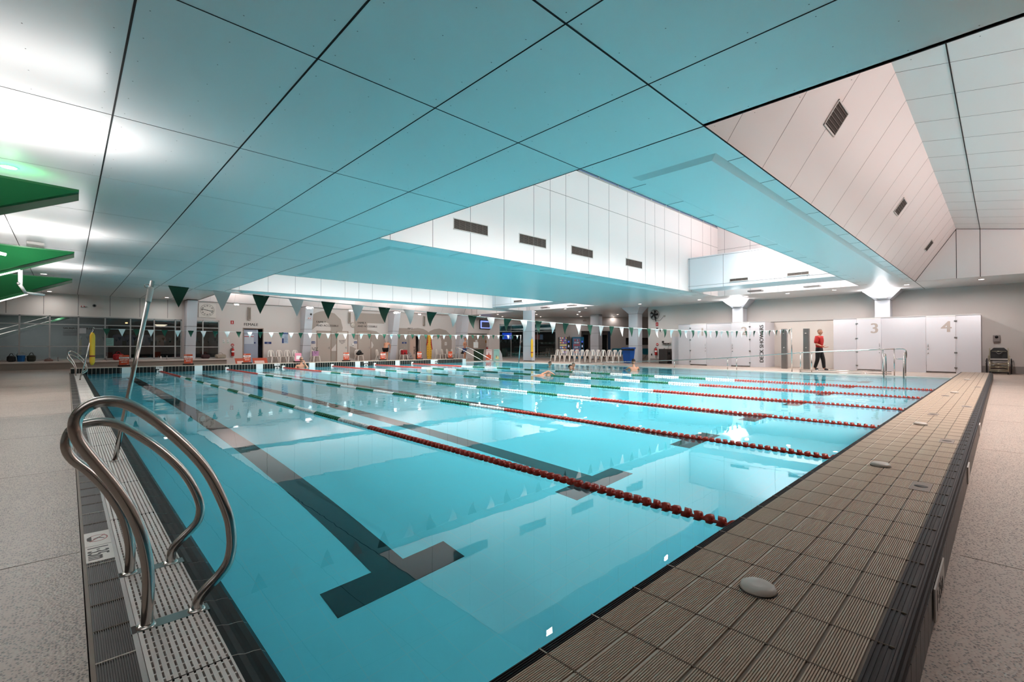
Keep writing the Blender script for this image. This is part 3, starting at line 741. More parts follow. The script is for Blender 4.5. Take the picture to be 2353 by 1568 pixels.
# leaning columns along the far wall
names = ['pale leaning column beside the pace clock on the far wall', 'pale leaning column beside the big painted figure 2', 'pale leaning column beside the MALE changing room door', 'pale leaning column at the corner by the cafe screen']
for i, (x0, x1, sp_) in enumerate(((4.62, 5.08, 0), (10.74, 11.22, 1), (16.9, 17.38, 0), (23.0, 23.7, 0))):
    t = thing('column', names[i], 'column', (x0, 30.4, 0), 0, 'leaning columns on the far wall'); t['kind'] = 'thing'
    b = MB(); W = x1-x0; n = 5
    def Yf(z): return -.55+.72*(1-z/3.6)**1.0
    b.prism([(0, .39, DZ), (0, Yf(0), DZ), (0, Yf(3.6), 3.58), (0, .39, 3.58)], (W, 0, 0), M_clad)
    for z in (1.13, 2.17): b.prism([(-.003, .395, z-.006), (-.003, Yf(z)-.003, z-.006), (-.003, Yf(z)-.003, z+.006), (-.003, .395, z+.006)], (W+.006, 0, 0), M_joint)
    b.prism([(-.004, .395, 3.56), (-.004, Yf(3.6)-.004, 3.56), (-.004, Yf(3.6)-.004, 3.585), (-.004, .395, 3.585)], (W+.008, 0, 0), M_joint)
    b.build('shaft', t)
for args in ((23.35, 23.66, 22.5, 23.36, 'white square column standing free at the pool corner with a rescue tube'), (30.3, 30.78, 21.9, 22.7, 'white square column inside the cafe recess')):
    t = thing('column', args[4], 'column', ((args[0]+args[1])/2, (args[2]+args[3])/2, 0)); t['kind'] = 'thing'
    hx, hy = (args[1]-args[0])/2, (args[3]-args[2])/2
    b = MB(); b.box(-hx, hx, -hy, hy, .08, 3.59, M_clad); b.box(-hx+.03, hx-.03, -hy+.03, hy-.03, DZ, .1, M_groutd)
    for z in (1.1, 2.12): seam_box(b, -hx, hx, -hy, hy, z)
    b.build('shaft', t)

# ================================================================== CEILING FITTINGS
dl = thing('downlight', 'recessed round ceiling downlight', 'light', (0, 0, CZ), 0, 'recessed round ceiling downlights')
b = MB(); b.lathe([(.085, .0), (.105, -.004), (.10, -.009), (.082, -.008), (.08, .0)], (0, 0, 0), M_whitem, 24); b.build('trim_ring', dl)
b = MB(); b.lathe([(0, -.004), (.08, -.004), (.08, -.002), (0, -.002)], (0, 0, 0), M_glow, 24); b.build('lens', dl)
for i, (x, y) in enumerate(DOWNLIGHTS):
    o = dl if i == 0 else copy_tree(dl); o.location = (x, y, CZ)
    o['label'] = 'recessed round ceiling downlight glowing flush with the panels'
# grilles in the wells
def grille(name, label, loc, w_, h_, rz=0, tilt=0, group=None, n=6, slats=9, cat='air vent'):
    t = thing(name, label, cat, loc, rz, group); t.rotation_euler = (tilt, 0, rz)
    fr = mat('grille_frame', (206, 200, 196), .4); sl = mat('grille_slat', (120, 112, 106), .45, .4); bk = M_black
    b = MB(); f_ = .02
    for a in ((0, w_, 0, f_), (0, w_, h_-f_, h_), (0, f_, 0, h_), (w_-f_, w_, 0, h_)): b.box(a[0], a[1], -.012, .0, a[2], a[3], fr)
    b.build('frame', t)
    b = MB(); b.box(f_, w_-f_, -.003, -.001, f_, h_-f_, mat('grille_back', (64, 58, 54), .8))
    for k in range(slats):
        z = f_+(h_-2*f_)*(k+.5)/slats; b.prism([(f_, -.003, z), (f_, -.011, z-.006), (f_, -.011, z-.002), (f_, -.003, z+.005)], (w_-2*f_, 0, 0), sl)
    for k in range(1, n): x = w_*k/n; b.box(x-.004, x+.004, -.012, -.002, f_, h_-f_, sl)
    b.build('louvres', t)
    return t
for i, x in enumerate((7.23, 9.62, 12.04, 15.27)):
    grille('air_vent', '%s wide grey air grille on the central light well wall' % ['leftmost', 'second from left', 'third from left', 'rightmost'][i], (x, 9.8-.004, 4.16), 1.19, .30, group='wide grilles in the central well', slats=10)
sl = math.atan2(1.16, 5.42-CZ)
for i, (x, wd) in enumerate(((8.0, .6), (14.45, .6), (20.9, .6))):
    z0 = 4.38; y = 2.28-1.16*(z0-CZ)/(5.42-CZ)
    t = grille('air_vent', '%s slatted grille on the sloping light well face' % ['large nearest', 'middle', 'smallest farthest'][i], (x, y-.006, z0), wd, .36, tilt=sl, group='grilles on the sloping well', n=1, slats=6)
# duct bulkheads across the wells
for j, (y0, y1, lab) in enumerate(((4.03, 9.8, 'central'), (17.3, 23.3, 'far'))):
    t = thing('duct_bulkhead', 'white boxed duct crossing the %s light well' % lab, 'duct', (20.4, y0, 3.68)); t['kind'] = 'thing'
    b = MB(); b.box(0, 1.5, 0, y1-y0-.01, 0, 1.42, mat('bulkhead_white', (222, 222, 226), .4))
    for z in (.12, 1.36): b.box(-.004, 0, 0, y1-y0-.01, z, z+.012, M_seam)
    for yq in (1.05, 2.2, 4.2, 5.7): b.box(-.004, 0, yq, yq+.012, 0, 1.4, M_seam)
    b.build('casing', t)
    for q, yq in enumerate((1.75, 3.94)):
        grille('air_vent', 'three part grille on the %s duct bulkhead, %s' % (lab, ('nearer the pool' if q else 'nearer the camera side')), (20.395, y0+yq, 3.84), .76, .14, rz=-PI/2, group='grilles on the duct bulkheads', n=3, slats=4)
    for q, yq in enumerate((1.6, 3.9)):
        b = MB(); b.box(-.15, .15, -.3, .3, 0, .06, M_steeld); tag(b.build('bulkhead_lamp', loc=(23.3, y0+yq, 3.66)), 'small flat grey fitting under the %s well end wall, %s one' % (lab, ['first', 'second'][q]), 'light fitting')
# floodlights high in the central well (seen mirrored in the water)
for i, x in enumerate((10.65, 17.8)):
    t = thing('floodlight', ['white square floodlight high in the central well, seen mirrored in the water', 'pinkish square floodlight high in the central well, seen mirrored in the water'][i], 'light', (x, 9.6, 7.55), 0, 'floodlights in the central well')
    b = MB(); b.rbox(-.16, .16, -.06, .04, -.12, .12, M_black, .015); b.tube([(-.2, 0, 0), (-.2, .1, .2), (.2, .1, .2), (.2, 0, 0)], .012, M_white, 6); b.build('housing', t)
    b = MB(); b.box(-.13, .13, -.068, -.061, -.09, .09, [M_glow_hi, mat('lamp_pink', (255, 200, 230), .5, emit=(255, 190, 225), estr=30)][i]); b.build('lens', t)

# green fins with light tubes, bracket arms
M_finedge = mat('fin_edge', (24, 84, 52), .35)
for i, y in enumerate((9.3, 15.55, 21.85)):
    t = thing('green_fin', ['large green triangular ceiling fin nearest the camera', 'middle green triangular ceiling fin with a light tube below', 'farthest green triangular ceiling fin above the window wall'][i], 'ceiling fin', (.11, y, 3.42), 0, 'green ceiling fins')
    P0 = Vector((0, 0, 0)); L = 5.6; A = P0+Vector((-.974, -.10, 0))*L; B = P0+Vector((-.90, .16, -.385))*L; th = Vector((0, .03, -.17))
    a2 = Vector((0, .28, 0))
    b = MB(); b.prism([P0, A, B+a2*0, P0+a2*.5], (0, 0, -.03), M_green); b.build('panel', t)
    b = MB(); b.prism([P0+a2*.5, B, B+Vector((0, .02, -.16)), P0+a2*.5+Vector((0, .02, -.12))], (0, .03, 0), M_finedge); b.build('edge_beam', t)
    if i:
        b = MB(); u = (B-P0).normalized(); s0 = P0+u*(1.01 if i == 1 else 1.1)+Vector((0, .1, -.13))
        b.tube([s0, s0+u*3.4], .017, mat('tube_glow', (255, 255, 255), .5, emit=(255, 236, 226), estr=6), 8); b.build('light_tube', t)
for i, (p, lab) in enumerate((((-1.1, 13.9, 3.02), 'upper white bracket arm cut by the frame before the middle green fin'), ((-1.05, 20.6, 3.0), 'white elbow bracket arm hanging below the middle green fin'))):
    t = thing('bracket_arm', lab, 'bracket', p)
    b = MB()
    if i == 0: b.tube([(-.9, -.1, .07), (-.3, 0, .06), (.18, .15, -.02)], [.035, .038, .03], M_whitem, 10)
    else:
        b.tube([(0, .0, .5), (0, .1, .0)], .05, M_whitem, 10); b.tube([(-.02, .1, .02), (.10, .4, -.22)], [.045, .04], M_whitem, 8); b.tube([(.09, .4, -.22), (.5, .8, -.22)], [.04, .035], M_whitem, 8)
        b.ball((-.04, .05, .03), .045, M_steeld)
    b.build('arm', t)
t = thing('emergency_light', 'small white box light under the ceiling near the green fins', 'light', (-.56, 15.8, 3.47))
b = MB(); b.rbox(-.15, .15, -.06, .06, 0, .12, M_white, .01); b.build('box', t)
# wall uplights on the far wall
for i, x in enumerate((6.9, 10.9, 13.6, 16.9, 18.9)):
    t = thing('wall_uplight', 'small bright uplight on the far wall, %s from the left' % ['first', 'second', 'third', 'fourth', 'fifth'][i], 'light', (x, 29.8, 3.42), 0, 'far wall uplights')
    b = MB(); b.lathe([(.0, 0), (.12, .0), (.14, .05), (0, .05)], (0, 0, 0), M_whitem, 14); b.build('housing', t)
    b = MB(); b.lathe([(0, .052), (.11, .052), (.11, .056), (0, .056)], (0, 0, 0), M_glow_hi, 14); b.build('lens', t)
    b = MB(); b.box(-.02, .02, 0, .06, -.03, 0, M_whitem); b.build('bracket', t)

# ================================================================== WINDOW WALL
def window(name, label, x0, x1, z0, z1, mull, rails, idx):
    t = thing(name, label, None, (x0, WY, z0)); t['kind'] = 'structure'
    if 'category' in t: del t['category']
    b = MB(); W = x1-x0; H = z1-z0
    for x in mull: b.box(x-x0-.027, x-x0+.027, -.03, .06, 0, H, M_alu)
    for z in rails: b.box(0, W, -.025, .05, z-z0-.022, z-z0+.022, M_alu)
    for a in ((0, W, 0, .05), (0, W, H-.05, H)): b.box(a[0], a[1], -.03, .08, a[2], a[3], M_alu)
    b.box(0, .05, -.03, .08, 0, H, M_alu); b.box(W-.05, W, -.03, .08, 0, H, M_alu)
    b.build('frame', t)
    b = MB(); b.box(.03, W-.03, .012, .018, .03, H-.03, M_gl); b.build('glass', t)
M_gl = bpy.data.materials.new('clear_glass'); M_gl.use_nodes = True
_n = M_gl.node_tree; _b = _n.nodes['Principled BSDF']; _b.inputs['Roughness'].default_value = 0; _b.inputs['Base Color'].default_value = (.3, .36, .36, 1)
_t = _n.nodes.new('ShaderNodeBsdfTransparent'); _t.inputs[0].default_value = (.62, .68, .68, 1); _m = _n.nodes.new('ShaderNodeMixShader'); _g = _n.nodes.new('ShaderNodeBsdfGlossy'); _g.inputs['Roughness'].default_value = .01; _g.inputs['Color'].default_value = (.9, .95, .95, 1)
_f = _n.nodes.new('ShaderNodeFresnel'); _f.inputs[0].default_value = 1.9
_n.links.new(_f.outputs[0], _m.inputs[0]); _n.links.new(_t.outputs[0], _m.inputs[1]); _n.links.new(_g.outputs[0], _m.inputs[2]); _n.links.new(_m.outputs[0], _n.nodes['Material Output'].inputs['Surface'])
window('window_2', 'long aluminium window wall of the dark room at far left', -6.5, 4.5, .45, 2.55, [-5.5, -4.53, -3.55, -2.57, -1.58, -.60, .385, 1.36, 2.34, 3.31, 4.22], [1.095, 2.14], 2)
window('window_3', 'narrow window right of the first leaning column', 5.1, 6.27, .42, 2.55, [5.48], [1.05, 2.12], 3)
# rooms behind
w = MB()
w.box(-8, 7.4, 34.2, 34.35, DZ, CZ, mat('room_grey', (168, 168, 170), .7)); w.box(1.6, 4.6, 33.4, 33.45, DZ, 2.2, mat('room_dark', (30, 28, 30), .6))
w.box(6.4, 6.45, 31, 34.2, DZ, CZ, MATS['room_grey']); w.box(-8, 7.4, 31, 34.3, DZ-.02, DZ, MATS['room_dark']); w.box(-8, 7.4, 31, 34.3, 2.9, 2.95, mat('room_ceiling', (90, 92, 92), .6))
w.box(7.4, 9.2, 33.2, 33.3, DZ, CZ, mat('lobby_blue', (150, 160, 178), .6)); w.box(18.2, 20, 32.6, 32.7, DZ, CZ, mat('lobby_warm', (206, 176, 160), .6)); w.box(7, 20.2, 31, 33.3, CZ-.4, CZ-.35, M_wall)
w.box(6.45, 26, 33.4, 33.5, DZ, CZ, M_wall); w.box(20.2, 20.3, 31, 33.4, DZ, CZ, M_wall); w.box(17.9, 18.0, 31, 33.4, DZ, CZ, M_wall); w.box(6.45, 20.2, 31, 33.3, DZ-.02, DZ, M_deck)
struct(w, 'wall_room', 'dim interior behind the far windows and doors')
la = thing('sauna_notice', 'black sauna use rules lettering on the dark glass', 'lettering', (-.1, WY-.012, 1.9))
text('SAUNA USE RULES', .125, M_char, face_y(-.05, -.002, .02), 'heading', la, bold=.003, extr=.001)
b = MB()
for k in range(6): b.box(-.05, .55-.05*(k % 2), -.002, 0, -.06-.045*k, -.045-.045*k, M_char)
for k in range(3): b.box(.85, 1.1, -.002, 0, -.25-.07*k, -.235-.07*k, M_char)
b.build('small_print', la)
t = thing('paper_notice', 'square grey paper taped over the sauna lettering', 'notice', (.42, WY-.018, 1.72)); b = MB(); b.box(0, .24, -.003, 0, 0, .26, mat('paper_grey', (168, 172, 174), .6)); b.build('sheet', t)
t = thing('paper_notice', 'tall pale green notice stuck inside the window wall', 'notice', (1.40, WY-.03, 1.13)); b = MB(); b.box(0, .29, -.003, 0, 0, .38, mat('paper_green', (112, 156, 150), .6)); b.build('sheet', t)
b = MB()
for k in range(5): b.box(.03, .25-.03*(k % 3), -.0045, -.003, .3-.055*k, .308-.055*k, M_char)
b.build('small_print', t)
t = thing('round_mirror', 'round disc hanging inside the window wall', 'disc', (2.35, 31.6, 1.92)); b = MB(); b.lathe([(0, 0), (.2, 0), (.2, .02), (0, .02)], (0, 0, 0), mat('disc_grey', (112, 116, 104), .5), 24, 'Y'); b.build('disc', t)
t = thing('ceiling_lamp', 'wide dome lamp glowing inside the window wall', 'light', (3.7, 31.8, 2.28)); b = MB(); b.lathe([(0, -.14), (.12, -.12), (.22, -.05), (.3, 0), (0, 0)], (0, 0, 0), mat('dome_glow', (255, 240, 220), .5, emit=(255, 226, 200), estr=2.2), 24); b.build('dome', t)
t = thing('ceiling_lamp', 'small warm spot lamp inside the window wall', 'light', (2.25, 31.8, 2.3)); b = MB(); b.lathe([(0, 0), (.05, 0), (.05, .05), (0, .05)], (0, 0, 0), mat('spot_warm', (255, 190, 130), .5, emit=(255, 170, 110), estr=8), 12); b.build('bulb', t)
# lab coats / towels inside, simple hanging shirts
for i, (x, c_) in enumerate(((1.95, (112, 112, 140)), (2.45, (90, 92, 120)), (3.15, (150, 150, 176)), (3.75, (150, 110, 96)))):
    t = thing('hanging_shirt', ['grey blue shirt on a rail behind the window wall', 'dark blue shirt on a rail behind the window wall', 'pale blue shirt on a rail behind the window wall', 'brown shirt on a rail behind the window wall'][i], 'shirt', (x, 32.3, 1.7), 0, 'hanging shirts')
    b = MB(); m = mat('shirt%d' % i, c_, .8)
    b.prism([(-.2, 0, -.02), (-.28, 0, -.3), (-.2, 0, -.33), (-.16, 0, -.16), (-.16, 0, -.55), (.16, 0, -.55), (.16, 0, -.16), (.2, 0, -.33), (.28, 0, -.3), (.2, 0, -.02), (.06, 0, .02), (-.06, 0, .02)], (0, .06, 0), m); b.build('garment', t)
# bench with long worktop
t = thing('window_bench', 'long low pale bench running below the window wall', 'bench', (-6.5, 30.0, DZ)); t['kind'] = 'thing'
b = MB(); b.box(0, 13.1, -.0, .78, .30, .38, mat('bench_top', (206, 196, 188), .35)); b.build('benchtop', t)
b = MB(); b.box(0, 13.0, .08, .78, -.02, .30, mat('bench_front', (150, 138, 128), .6)); b.build('plinth', t)
for i, x in enumerate((-1.33, -.3, 1.38, 1.75+.45, 3.78)):
    t = thing('tap', 'steel tap post on the long window bench, number %s from the left' % ['one', 'two', 'three', 'four', 'five'][i], 'tap', (x, 30.15, .41), 0, 'taps on the bench')
    b = MB(); b.tube([(0, 0, 0), (0, 0, .17)], .022, M_steeld, 8); b.tube([(0, 0, .17), (0, -.09, .19)], .015, M_steeld, 8); b.ball((0, 0, .18), .026, M_steeld); b.build('spout', t)
def bag(name, label, loc, s, m, cat='bag', rz=0):
    t = thing(name, label, cat, loc, rz)
    q_ = min(s)*.36; b = MB(); b.rbox(-s[0]/2, s[0]/2, -s[1]/2, s[1]/2, 0, s[2]*.9, m, q_, None, 3); b.rbox(-s[0]*.32, s[0]*.32, -s[1]*.72, -s[1]*.4, s[2]*.06, s[2]*.5, m, q_*.3); b.build('body', t)
    b = MB(); b.tube(smooth([(-s[0]*.25, 0, s[2]*.85), (-s[0]*.1, 0, s[2]*1.2), (s[0]*.1, 0, s[2]*1.2), (s[0]*.25, 0, s[2]*.85)]), .012, m, 6); b.build('strap', t)
bag('backpack', 'black backpack left of the blue tub on the window bench', (-1.8, 30.4, .41), (.28, .22, .30), M_black)
bag('backpack', 'dark green backpack right of the blue tub on the window bench', (-1.18, 30.45, .41), (.3, .22, .32), mat('bag_olive', (40, 44, 34), .8))
t = thing('blue_tub', 'blue plastic tub between two backpacks on the window bench', 'tub', (-1.5, 30.4, .41)); b = MB(); b.lathe([(.11, 0), (.14, .27), (.15, .28), (.12, .28), (.1, .02)], (0, 0, 0), mat('tub_blue', (18, 92, 156), .4), 20); b.build('bucket', t); b = MB(); b.tube(smooth([(-.14, 0, .25), (-.1, 0, .38), (.1, 0, .38), (.14, 0, .25)]), .006, M_steeld, 6); b.build('handle', t)
bag('folded_towel', 'small brown folded bundle on the window bench', (-.62, 30.4, .39), (.3, .2, .13), mat('towel_brown', (120, 92, 84), .9), 'towel')
bag('backpack', 'black and red backpack behind the orange General Use sign', (1.75+.1, 30.4, .41), (.42, .22, .34), mat('bag_red', (150, 24, 30), .7))
bag('duffel_bag', 'black duffel bag heaped inside the right end of the window wall', (3.6, 31.3, .45), (.75, .3, .5), M_black)
bag('backpack', 'dark maroon bag in front of the narrow window', (5.55, 30.45, .41), (.42, .25, .26), mat('bag_maroon', (48, 24, 26), .8))
bag('duffel_bag', 'slouchy olive grey duffel bag on the bench end', (6.25, 30.35, .41), (.55, .25, .26), mat('bag_grey', (150, 142, 128), .8))
t = thing('water_bottle', 'small white bottle standing on the window bench', 'bottle', (3.55, 30.35, .41)); b = MB(); b.lathe([(.03, 0), (.032, .12), (.015, .15), (.015, .17), (0, .17)], (0, 0, 0), M_white, 12); b.build('flask', t); b = MB(); b.lathe([(0, .17), (.018, .17), (.018, .195), (0, .195)], (0, 0, 0), M_black, 12); b.build('cap', t)

# ================================================================== FAR WALL ITEMS
def board(name, label, cat, x, z, w_, h_, m, y=WY, t_=.012, rz=0, part='panel', group=None):
    t = thing(name, label, cat, (x, y-.001, z), rz, group)
    b = MB(); b.box(0, w_, -t_, 0, 0, h_, m); b.build(part, t)
    return t
def lines(par, x0, x1, z0, z1, n, m=M_char, y=-.0135, name='small_print', h=.3, jag=True):
    b = MB(); s = (z1-z0)/n
    for k in range(n):
        e = x1-(x1-x0)*(.25*((k*7) % 4)/3 if jag else 0); b.box(x0, e, y-.001, y, z1-s*(k+.6), z1-s*(k+.6)+s*h, m)
    b.build(name, par)
# speaker-ish flood units and horn speakers
for i, (x, lab) in enumerate(((.95, 'small black horn speaker high on the window wall'), (11.0, 'small black horn speaker on the column beside the figure 2'))):
    yy = WY-.03 if i == 0 else 29.82
    t = thing('horn_speaker', lab, 'speaker', (x, yy, 3.06+(.02 if i else .03)))
    b = MB(); b.lathe([(.02, .0), (.03, -.05), (.075, -.12), (.07, -.12), (.03, -.06), (0, -.06)], (0, 0, 0), M_steeld, 16, 'Y'); b.build('horn', t)
    b = MB(); b.lathe([(0, -.07), (.035, -.07), (.035, -.125), (0, -.125)], (0, 0, 0), M_black, 14, 'Y'); b.build('driver', t)
    t = thing('alarm_lamp', lab.replace('small black horn speaker', 'pair of small red alarm lamps'), 'lamp', (x-(.42 if i == 0 else .06), yy, 3.04-(.0 if i == 0 else .2)))
    b = MB(); b.box(-.1, .1, -.02, 0, -.035, .035, M_white)
    b.ball((-.05, -.03, 0), .025, M_redp); b.ball((.05, -.03, 0), .025, M_redp); b.build('lamp', t)
for i, (x, z0, lab) in enumerate(((7.72, 2.64, 'tall narrow grey wall speaker above the FEMALE door'), (13.87, 2.66, 'tall narrow grey wall speaker beside the round wall clock'), (19.85, 2.66, 'tall narrow grey wall speaker right of the MALE door'))):
    t = thing('wall_speaker', lab, 'speaker', (x, WY, z0), 0, 'tall wall speakers'); b = MB(); b.rbox(0, .15, -.13, -.02, 0, .76, mat('speaker_grey', (168, 160, 150), .5), .015); b.box(.05, .10, -.02, 0, .3, .46, M_steeld); b.build('cabinet', t)
    b = MB(); b.box(.02, .13, -.134, -.13, .05, .71, mat('speaker_mesh', (128, 120, 110), .8)); b.build('mesh_front', t)
# pace clock
t = thing('pace_clock', 'large white square pace clock beside the first leaning column', 'clock', (5.27, WY-.0, 2.70))
b = MB(); b.rbox(0, .82, -.05, 0, 0, .80, mat('clock_white', (214, 208, 200), .5), .01); b.build('case', t)
b = MB(); b.tube([(.41+.335*math.cos(a), -.053, .42+.335*math.sin(a)) for a in [2*PI*k/40 for k in range(41)]], .004, M_char, 4)
for k in range(60):
    a = 2*PI*k/60; r0 = .30 if k % 5 == 0 else .315; c0, s0 = math.sin(a), math.cos(a)
    b.tube([(.41+c0*r0, -.053, .42+s0*r0), (.41+c0*.33, -.053, .42+s0*.33)], .0035, M_char, 4)
b.build('dial_ring', t)
for k in range(12):
    a = 2*PI*k/12; s = str(60 if k == 0 else k*5)
    text(s, .085, M_char, face_y(.41+.25*math.sin(a), -.053, .42-.03+.25*math.cos(a)), 'numeral', t, bold=.002, align='CENTER', extr=.001)
b = MB()
a1 = math.radians(103); b.tube([(.41-.30*math.sin(a1), -.06, .42-.30*math.cos(a1)), (.41+.30*math.sin(a1), -.06, .42+.30*math.cos(a1))], .012, M_black, 4); b.lathe([(0, -.055), (.02, -.055), (.02, -.07), (0, -.07)], (.41, 0, .42), M_black, 12, 'Y'); b.build('hand', t)
t = thing('wall_clock', 'small round wall clock between the FAMILY signs', 'clock', (14.22, WY, 2.55))
b = MB(); b.lathe([(0, 0), (.17, 0), (.18, -.02), (.17, -.04), (.155, -.04), (.15, -.02), (0, -.02)], (0, 0, 0), mat('clock_rim', (170, 160, 150), .4), 30, 'Y'); b.build('case', t)
b = MB(); b.lathe([(0, -.021), (.15, -.021), (.15, -.024), (0, -.024)], (0, 0, 0), mat('clock_face', (206, 198, 188), .5), 30, 'Y'); b.build('face', t)
b = MB(); b.tube([(-.05, -.03, -.04), (.02, -.03, .02)], .006, M_char, 4); b.tube([(0, -.03, 0), (.05, -.03, .06)], .005, M_char, 4); b.build('hand', t)
# the huge painted 25m
M_taupe = mat('taupe_paint2', (160, 149, 140), .6)
def paint(txt, bold, x0, x1, z0, z1, label):
    o = text(txt, 4.35, M_taupe, Matrix.Identity(4), 'painted_figure', None, bold=bold, extr=.001)
    xs = [v.co.x for v in o.data.vertices]; zs = [v.co.y for v in o.data.vertices]
    for v in o.data.vertices:
        v.co = Vector((x0+(v.co.x-min(xs))/(max(xs)-min(xs))*(x1-x0), WY-.003+v.co.z, z0+(v.co.y-min(zs))/(max(zs)-min(zs))*(z1-z0)))
    return tag(o, label, 'painted figure', 'giant 25m painted on the far wall')
paint('2', .15, 11.3, 13.75, .06, 3.42, 'giant taupe painted figure 2 behind the family doors')
paint('5', .15, 14.0, 16.8, .06, 3.40, 'giant taupe painted figure 5 behind the second FAMILY sign')
paint('m', .13, 17.7, 22.6, .06, 2.48, 'giant taupe painted letter m around the MALE door')
def wall_text(body, x, z, h, label, m=M_char, bold=.0032, sx=1.12, y=WY-.004, lead=None):
    t = thing('wall_lettering', label, 'lettering', (x, y, z))
    L = body.split('\n')
    for i, l in enumerate(L): text(l, h*1.37, m, face_y(0, 0, -(i*(lead or h*1.7))), 'word', t, bold=bold, extr=.001, sx=sx)
    return t
wall_text('FEMALE', 7.52, 2.31, .165, 'black FEMALE lettering above a changing room door', sx=1.0)
wall_text('FAMILY\nAND ACCESSIBLE', 11.74, 2.62, .135, 'black FAMILY AND ACCESSIBLE lettering left of the round wall clock', lead=.23, sx=1.03)
wall_text('FAMILY\nAND ACCESSIBLE', 14.57, 2.66, .135, 'black FAMILY AND ACCESSIBLE lettering right of the round wall clock', lead=.24, sx=1.03)
wall_text('MALE', 18.53, 2.36, .125, 'black MALE lettering above a changing room door', sx=1.05)
wall_text('SPIN', 25.1, 3.25, .22, 'grey SPIN lettering above the wall screen', mat('letter_grey', (146, 136, 130), .6), sx=1.3)
# doors
def door(x0, x1, z1, label, m, num=None, group=None, recess=0):
    t = thing('door', label, 'door', (x0, WY, DZ), 0, 'changing room doors'); t['kind'] = 'thing'; W = x1-x0; H = z1-DZ
    b = MB()
    for a in ((-.05, 0, 0, H+.05), (W, W+.05, 0, H+.05), (0, W, H, H+.05)): b.box(a[0], a[1], -.02, .0, a[2], a[3], mat('door_frame', (150, 132, 120), .4))
    b.build('door_frame', t)
    b = MB(); b.box(.01, W-.01, -.012, 0, .0, H-.01, m); b.build('door_leaf', t)
    b = MB(); b.tube([(W-.1, -.03, .95), (W-.2, -.03, .95)], .01, M_steel, 6); b.box(W-.12, W-.08, -.03, -.012, .88, 1.02, M_steel); b.build('handle', t)
    if num: text(num, .2, M_char, face_y(.08, -.014, H-.26), 'numeral', t, bold=.004, extr=.001)
    return t
door(11.8, 12.69, 2.05, 'taupe painted door numbered 7 inside the figure 2', mat('door_taupe', (176, 164, 154), .55), '7')
dm = door(13.12, 13.85, 2.06, 'white staff door lettered with a black notice', mat('door_white', (206, 198, 190), .55))
for k, s in enumerate(('AUTHORISED', 'PERSONNEL', 'ONLY')): text(s, .075, M_char, face_y(.35, -.014, 1.42-.1*k), 'word', dm, bold=.002, align='CENTER', extr=.001)
door(14.6, 15.53, 2.07, 'taupe painted door numbered 8 below the second FAMILY sign', MATS['door_taupe'], '8')
# open doorways
for i, (x0, x1, z1, lab, m) in enumerate(((7.52, 8.54, 2.13, 'open FEMALE doorway with a pale blue privacy screen', mat('screen_blue', (150, 158, 176), .45)), (18.6, 19.55, 2.15, 'open MALE doorway with a warm beige privacy screen', mat('screen_warm', (190, 162, 146), .5)))):
    t = thing('doorway', lab, 'door', (x0, WY, DZ)); t['kind'] = 'thing'; W = x1-x0; H = z1-DZ
    b = MB()
    for a in ((-.05, .0, 0, H+.05), (W, W+.05, 0, H+.05), (0, W, H, H+.05)): b.box(a[0], a[1], -.02, .16, a[2], a[3], MATS['door_frame'])
    b.build('door_frame', t)
    b = MB()
    if i == 0: b.box(.04, W*.78, .10, .14, .0, H-.04, m)
    else: b.box(.12, W*.72, .10, .14, .0, H-.06, m)
    b.build('privacy_screen', t)
    if i == 0:
        b = MB(); b.box(.06, .56, .09, .1, 1.2, 1.75, mat('notice_blue', (190, 196, 206), .5)); b.box(.06, .56, .088, .09, 1.62, 1.66, M_redp); b.lathe([(0, .086), (.045, .086), (.045, .088), (0, .088)], (.62, 0, 1.27), M_blue, 16, 'Y'); b.build('notice', t)
        for k in range(4): b = None
    else:
        text('MALE', .24, M_char, Matrix.Translation((.66, .097, .45)) @ Matrix.Rotation(PI/2, 4, 'X') @ Matrix.Rotation(PI/2, 4, 'Z'), 'word', t, bold=.004, extr=.001)
# signs
t = board('fire_sign', 'small red fire point sign above the far extinguisher', 'sign', 6.84, 2.38, .16, .2, M_redp); b = MB(); b.box(.065, .095, -.014, -.012, .04, .16, M_white); b.build('symbol', t)
for i, x in enumerate((6.43, 6.65)):
    t = board('safety_sign', ['left green and white safety sign near the fire extinguisher', 'right green and white safety sign near the fire extinguisher'][i], 'sign', x, 1.27, .135, .22, M_white, group='green safety signs')
    b = MB(); b.box(.01, .12, -.014, -.012, .02, .045, mat('sign_green', (30, 120, 70), .5)); 
    for k in range(4): b.box(.01, .12-.02*(k % 3), -.014, -.012, .09+.03*k, .1+.03*k, mat('sign_teal', (40, 110, 120), .5))
    b.build('symbol', t)
def round_sign(label, loc, rz=0):
    t = thing('round_sign', label, 'sign', loc, rz); b = MB(); b.lathe([(0, 0), (.085, 0), (.085, -.012), (0, -.012)], (0, 0, 0), M_redp, 24, 'Y'); b.build('disc', t)
    b = MB(); b.box(-.05, .05, -.014, -.012, -.03, .012, M_white); b.build('symbol', t)
def extinguisher(label, loc, rz=0):
    t = thing('fire_extinguisher', label, 'fire extinguisher', loc, rz)
    b = MB(); b.lathe([(0, 0), (.07, .0), (.08, .02), (.08, .36), (.06, .42), (.025, .44), (.025, .47), (0, .47)], (0, -.09, 0), M_redp, 16); b.build('cylinder', t)
    b = MB(); b.lathe([(.081, .21), (.0815, .30)], (0, -.09, 0), M_white, 16); b.build('label_band', t)
    b = MB(); b.box(-.03, .05, -.11, -.07, .47, .50, M_black); b.tube(smooth([(-.03, -.09, .48), (-.1, -.1, .4), (-.09, -.12, .15)]), .012, M_black, 6); b.build('valve_and_hose', t)
    b = MB(); b.box(-.02, .02, -.02, 0, .1, .35, M_black); b.build('bracket', t)
